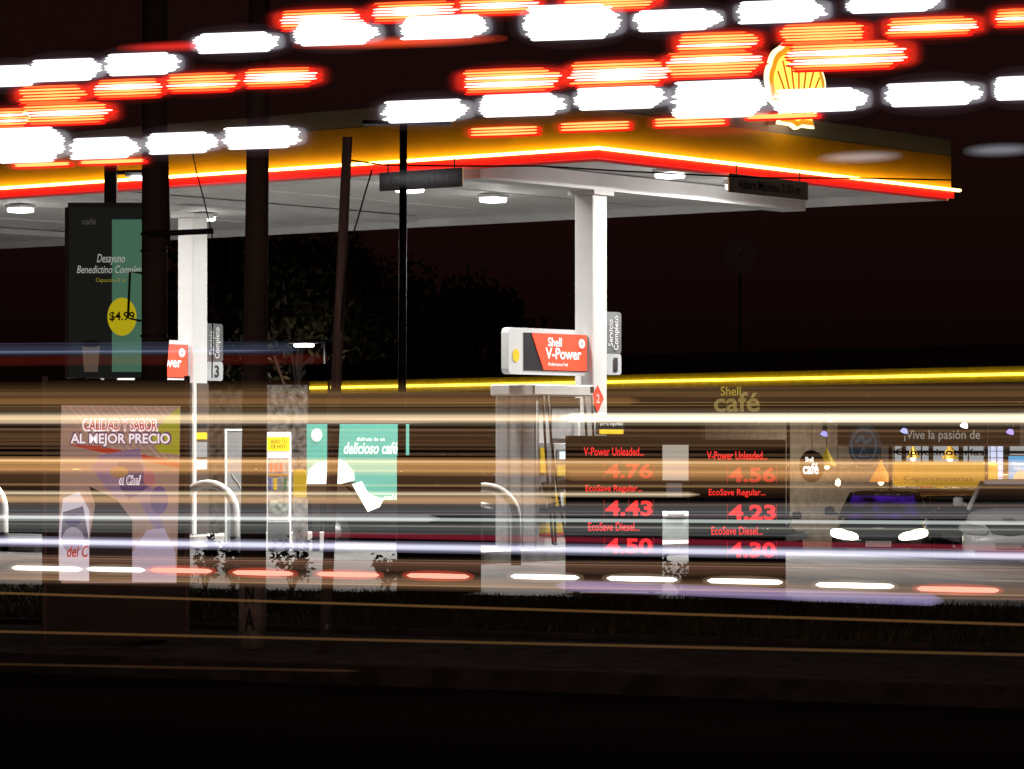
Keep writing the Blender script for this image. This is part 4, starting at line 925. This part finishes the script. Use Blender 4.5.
trail('broad dim brown glow below the thick cream trail', [(A, 436), (B, 440)], 12, (1, .5, .22), .04)
for k, (y0, y1, x0, pk) in enumerate(((388, 386.5, 420, .035), (394.5, 393, A, .05), (409, 409.5, A, .06), (429, 431, A, .05), (443, 447, A, .045), (452, 457, A, .06), (484, 487, A, .05), (503, 506, A, .05))):
    trail('faint brown streak line, %s counting down from the store light line' % ORD[k], [(x0, y0), (B, y1)], 1.8, (1, .55, .28), pk)
trail('thin orange trail, uppermost of the orange pair', [(A, 458.6), (B, 465.5)], 4.5, ORN, .25, ((1, .68, .36), .45), 1.3)
trail('broad orange trail, lower of the orange pair', [(A, 465), (B, 474.5)], 6.6, (1, .5, .17), .27)
trail('dim orange trail at the right below the orange pair', [(560, 476), (B, 479)], 5, (1, .46, .15), .16)
trail('broad dim brown glow behind the orange trails', [(A, 474), (B, 480)], 18, (1, .5, .24), .04)
trail('thin cream trail at mid height on the left', [(A, 492), (700, 494.5)], 3, CRM, .25, (CRM, .4), 1)
trail('soft peach trail under the thin cream trail on the left', [(A, 498), (560, 500.5)], 4, (1, .6, .3), .42)
trail('soft grey trail at mid height', [(A, 508), (B, 512)], 8, (.8, .75, .75), .06)
trail('grey white trail fading to a thin white line at right', [(A, 514.5), (B, 526)], 2.0, (.92, 1, .95), .45)
trail('soft white trail on the left under the thin white line', [(A, 517), (440, 518.5)], 4, (.9, .88, .86), .25)
trail('soft grey green trail under the thin white line', [(A, 523), (B, 534)], 7, (.8, .85, .8), .06)
trail('dim red trail just above the thick lavender trail', [(300, 534), (B, 559)], 3.2, (.9, .06, .12), .14)
trail('thick white lavender trail crossing the whole photo', [(A, 534.8), (B, 563.5)], 6.2, LAV, .2, ((.86, .86, 1), .7), 2.6)
trail('peach ground glow behind the lowest row of dashes', [(A, 568), (B, 601)], 8, (1, .55, .3), .1)
trail('dim brown glow below the thick lavender trail', [(A, 556), (B, 580)], 8, (1, .5, .3), .05)
trail('soft violet band below the dashes at right', [(556, 585), (944, 600.5)], 6, (.6, .5, 1), .3)
trail('thin amber trail along the top of the dark verge', [(A, 580), (B, 640)], 1.5, ORN, .09)
trail('thin amber trail low over the dark verge', [(A, 622), (B, 666)], 1.6, ORN, .065)
trail('faint amber trail low over the pavement at left', [(A, 656), (360, 671)], 1.6, ORN, .02)
trail('faint blue grey trail left, over the foot of the totem', [(A, 352), (300, 348)], 7, (.5, .6, 1), .035)
trail('faint red trail left, under the blue grey trail', [(A, 363), (330, 359)], 6, (1, .1, .05), .03)
dash = [(47, 568.5, 70, 'w'), (116, 569.5, 58, 'w'), (181, 570.5, 62, 'r'), (263, 573, 60, 'r'), (348, 574.5, 62, 'r'), (438, 576, 62, 'r'), (545, 577, 68, 'w'), (642, 579, 70, 'w'), (745, 581.5, 75, 'w'), (855, 585.5, 78, 'w'), (958, 589.5, 82, 'r')]
for k, (x, y, wd, c) in enumerate(dash):
    base = onroad(x, y, YS); nm = 'white' if c == 'w' else 'red'
    t = thing('light_dash', '%s glowing dash in the lowest row above the verge, %s from the left' % (nm, ORD[k]), 'light streak', base, 0, 'glowing dashes in the lowest row')
    xs = [x - wd / 2, x - wd / 2 + 4, x, x + wd / 2 - 4, x + wd / 2]; path = [onroad(q_, y + (q_ - x) * .022, YS) - base for q_ in xs]
    MB().tube(path, [k_ * PX for k_ in (.6, 2.3, 2.6, 2.3, .6)], 10).build('bright_core', emit('dash_white', (1, .93, .84), 2.2) if c == 'w' else emit('dash_red', (1, .42, .3), 1.3), t, True)
    SL = .022; lens((x, y), wd / 2 + 6, 6, 'halo', (1, .75, .5) if c == 'w' else (1, .1, .05), .16 if c == 'w' else .4, t)

# ------------------------------------------------------------------ render settings
S.view_settings.view_transform = 'Standard'; S.view_settings.look = 'None'; S.view_settings.exposure = 0; S.view_settings.gamma = 1
cy = S.cycles if hasattr(S, 'cycles') else None
if cy:
    cy.transparent_max_bounces = 96; cy.max_bounces = 6; cy.diffuse_bounces = 3; cy.glossy_bounces = 3; cy.volume_bounces = 0
    cy.use_denoising = True; cy.sample_clamp_direct = 6; cy.sample_clamp_indirect = 2; cy.caustics_reflective = False; cy.caustics_refractive = False
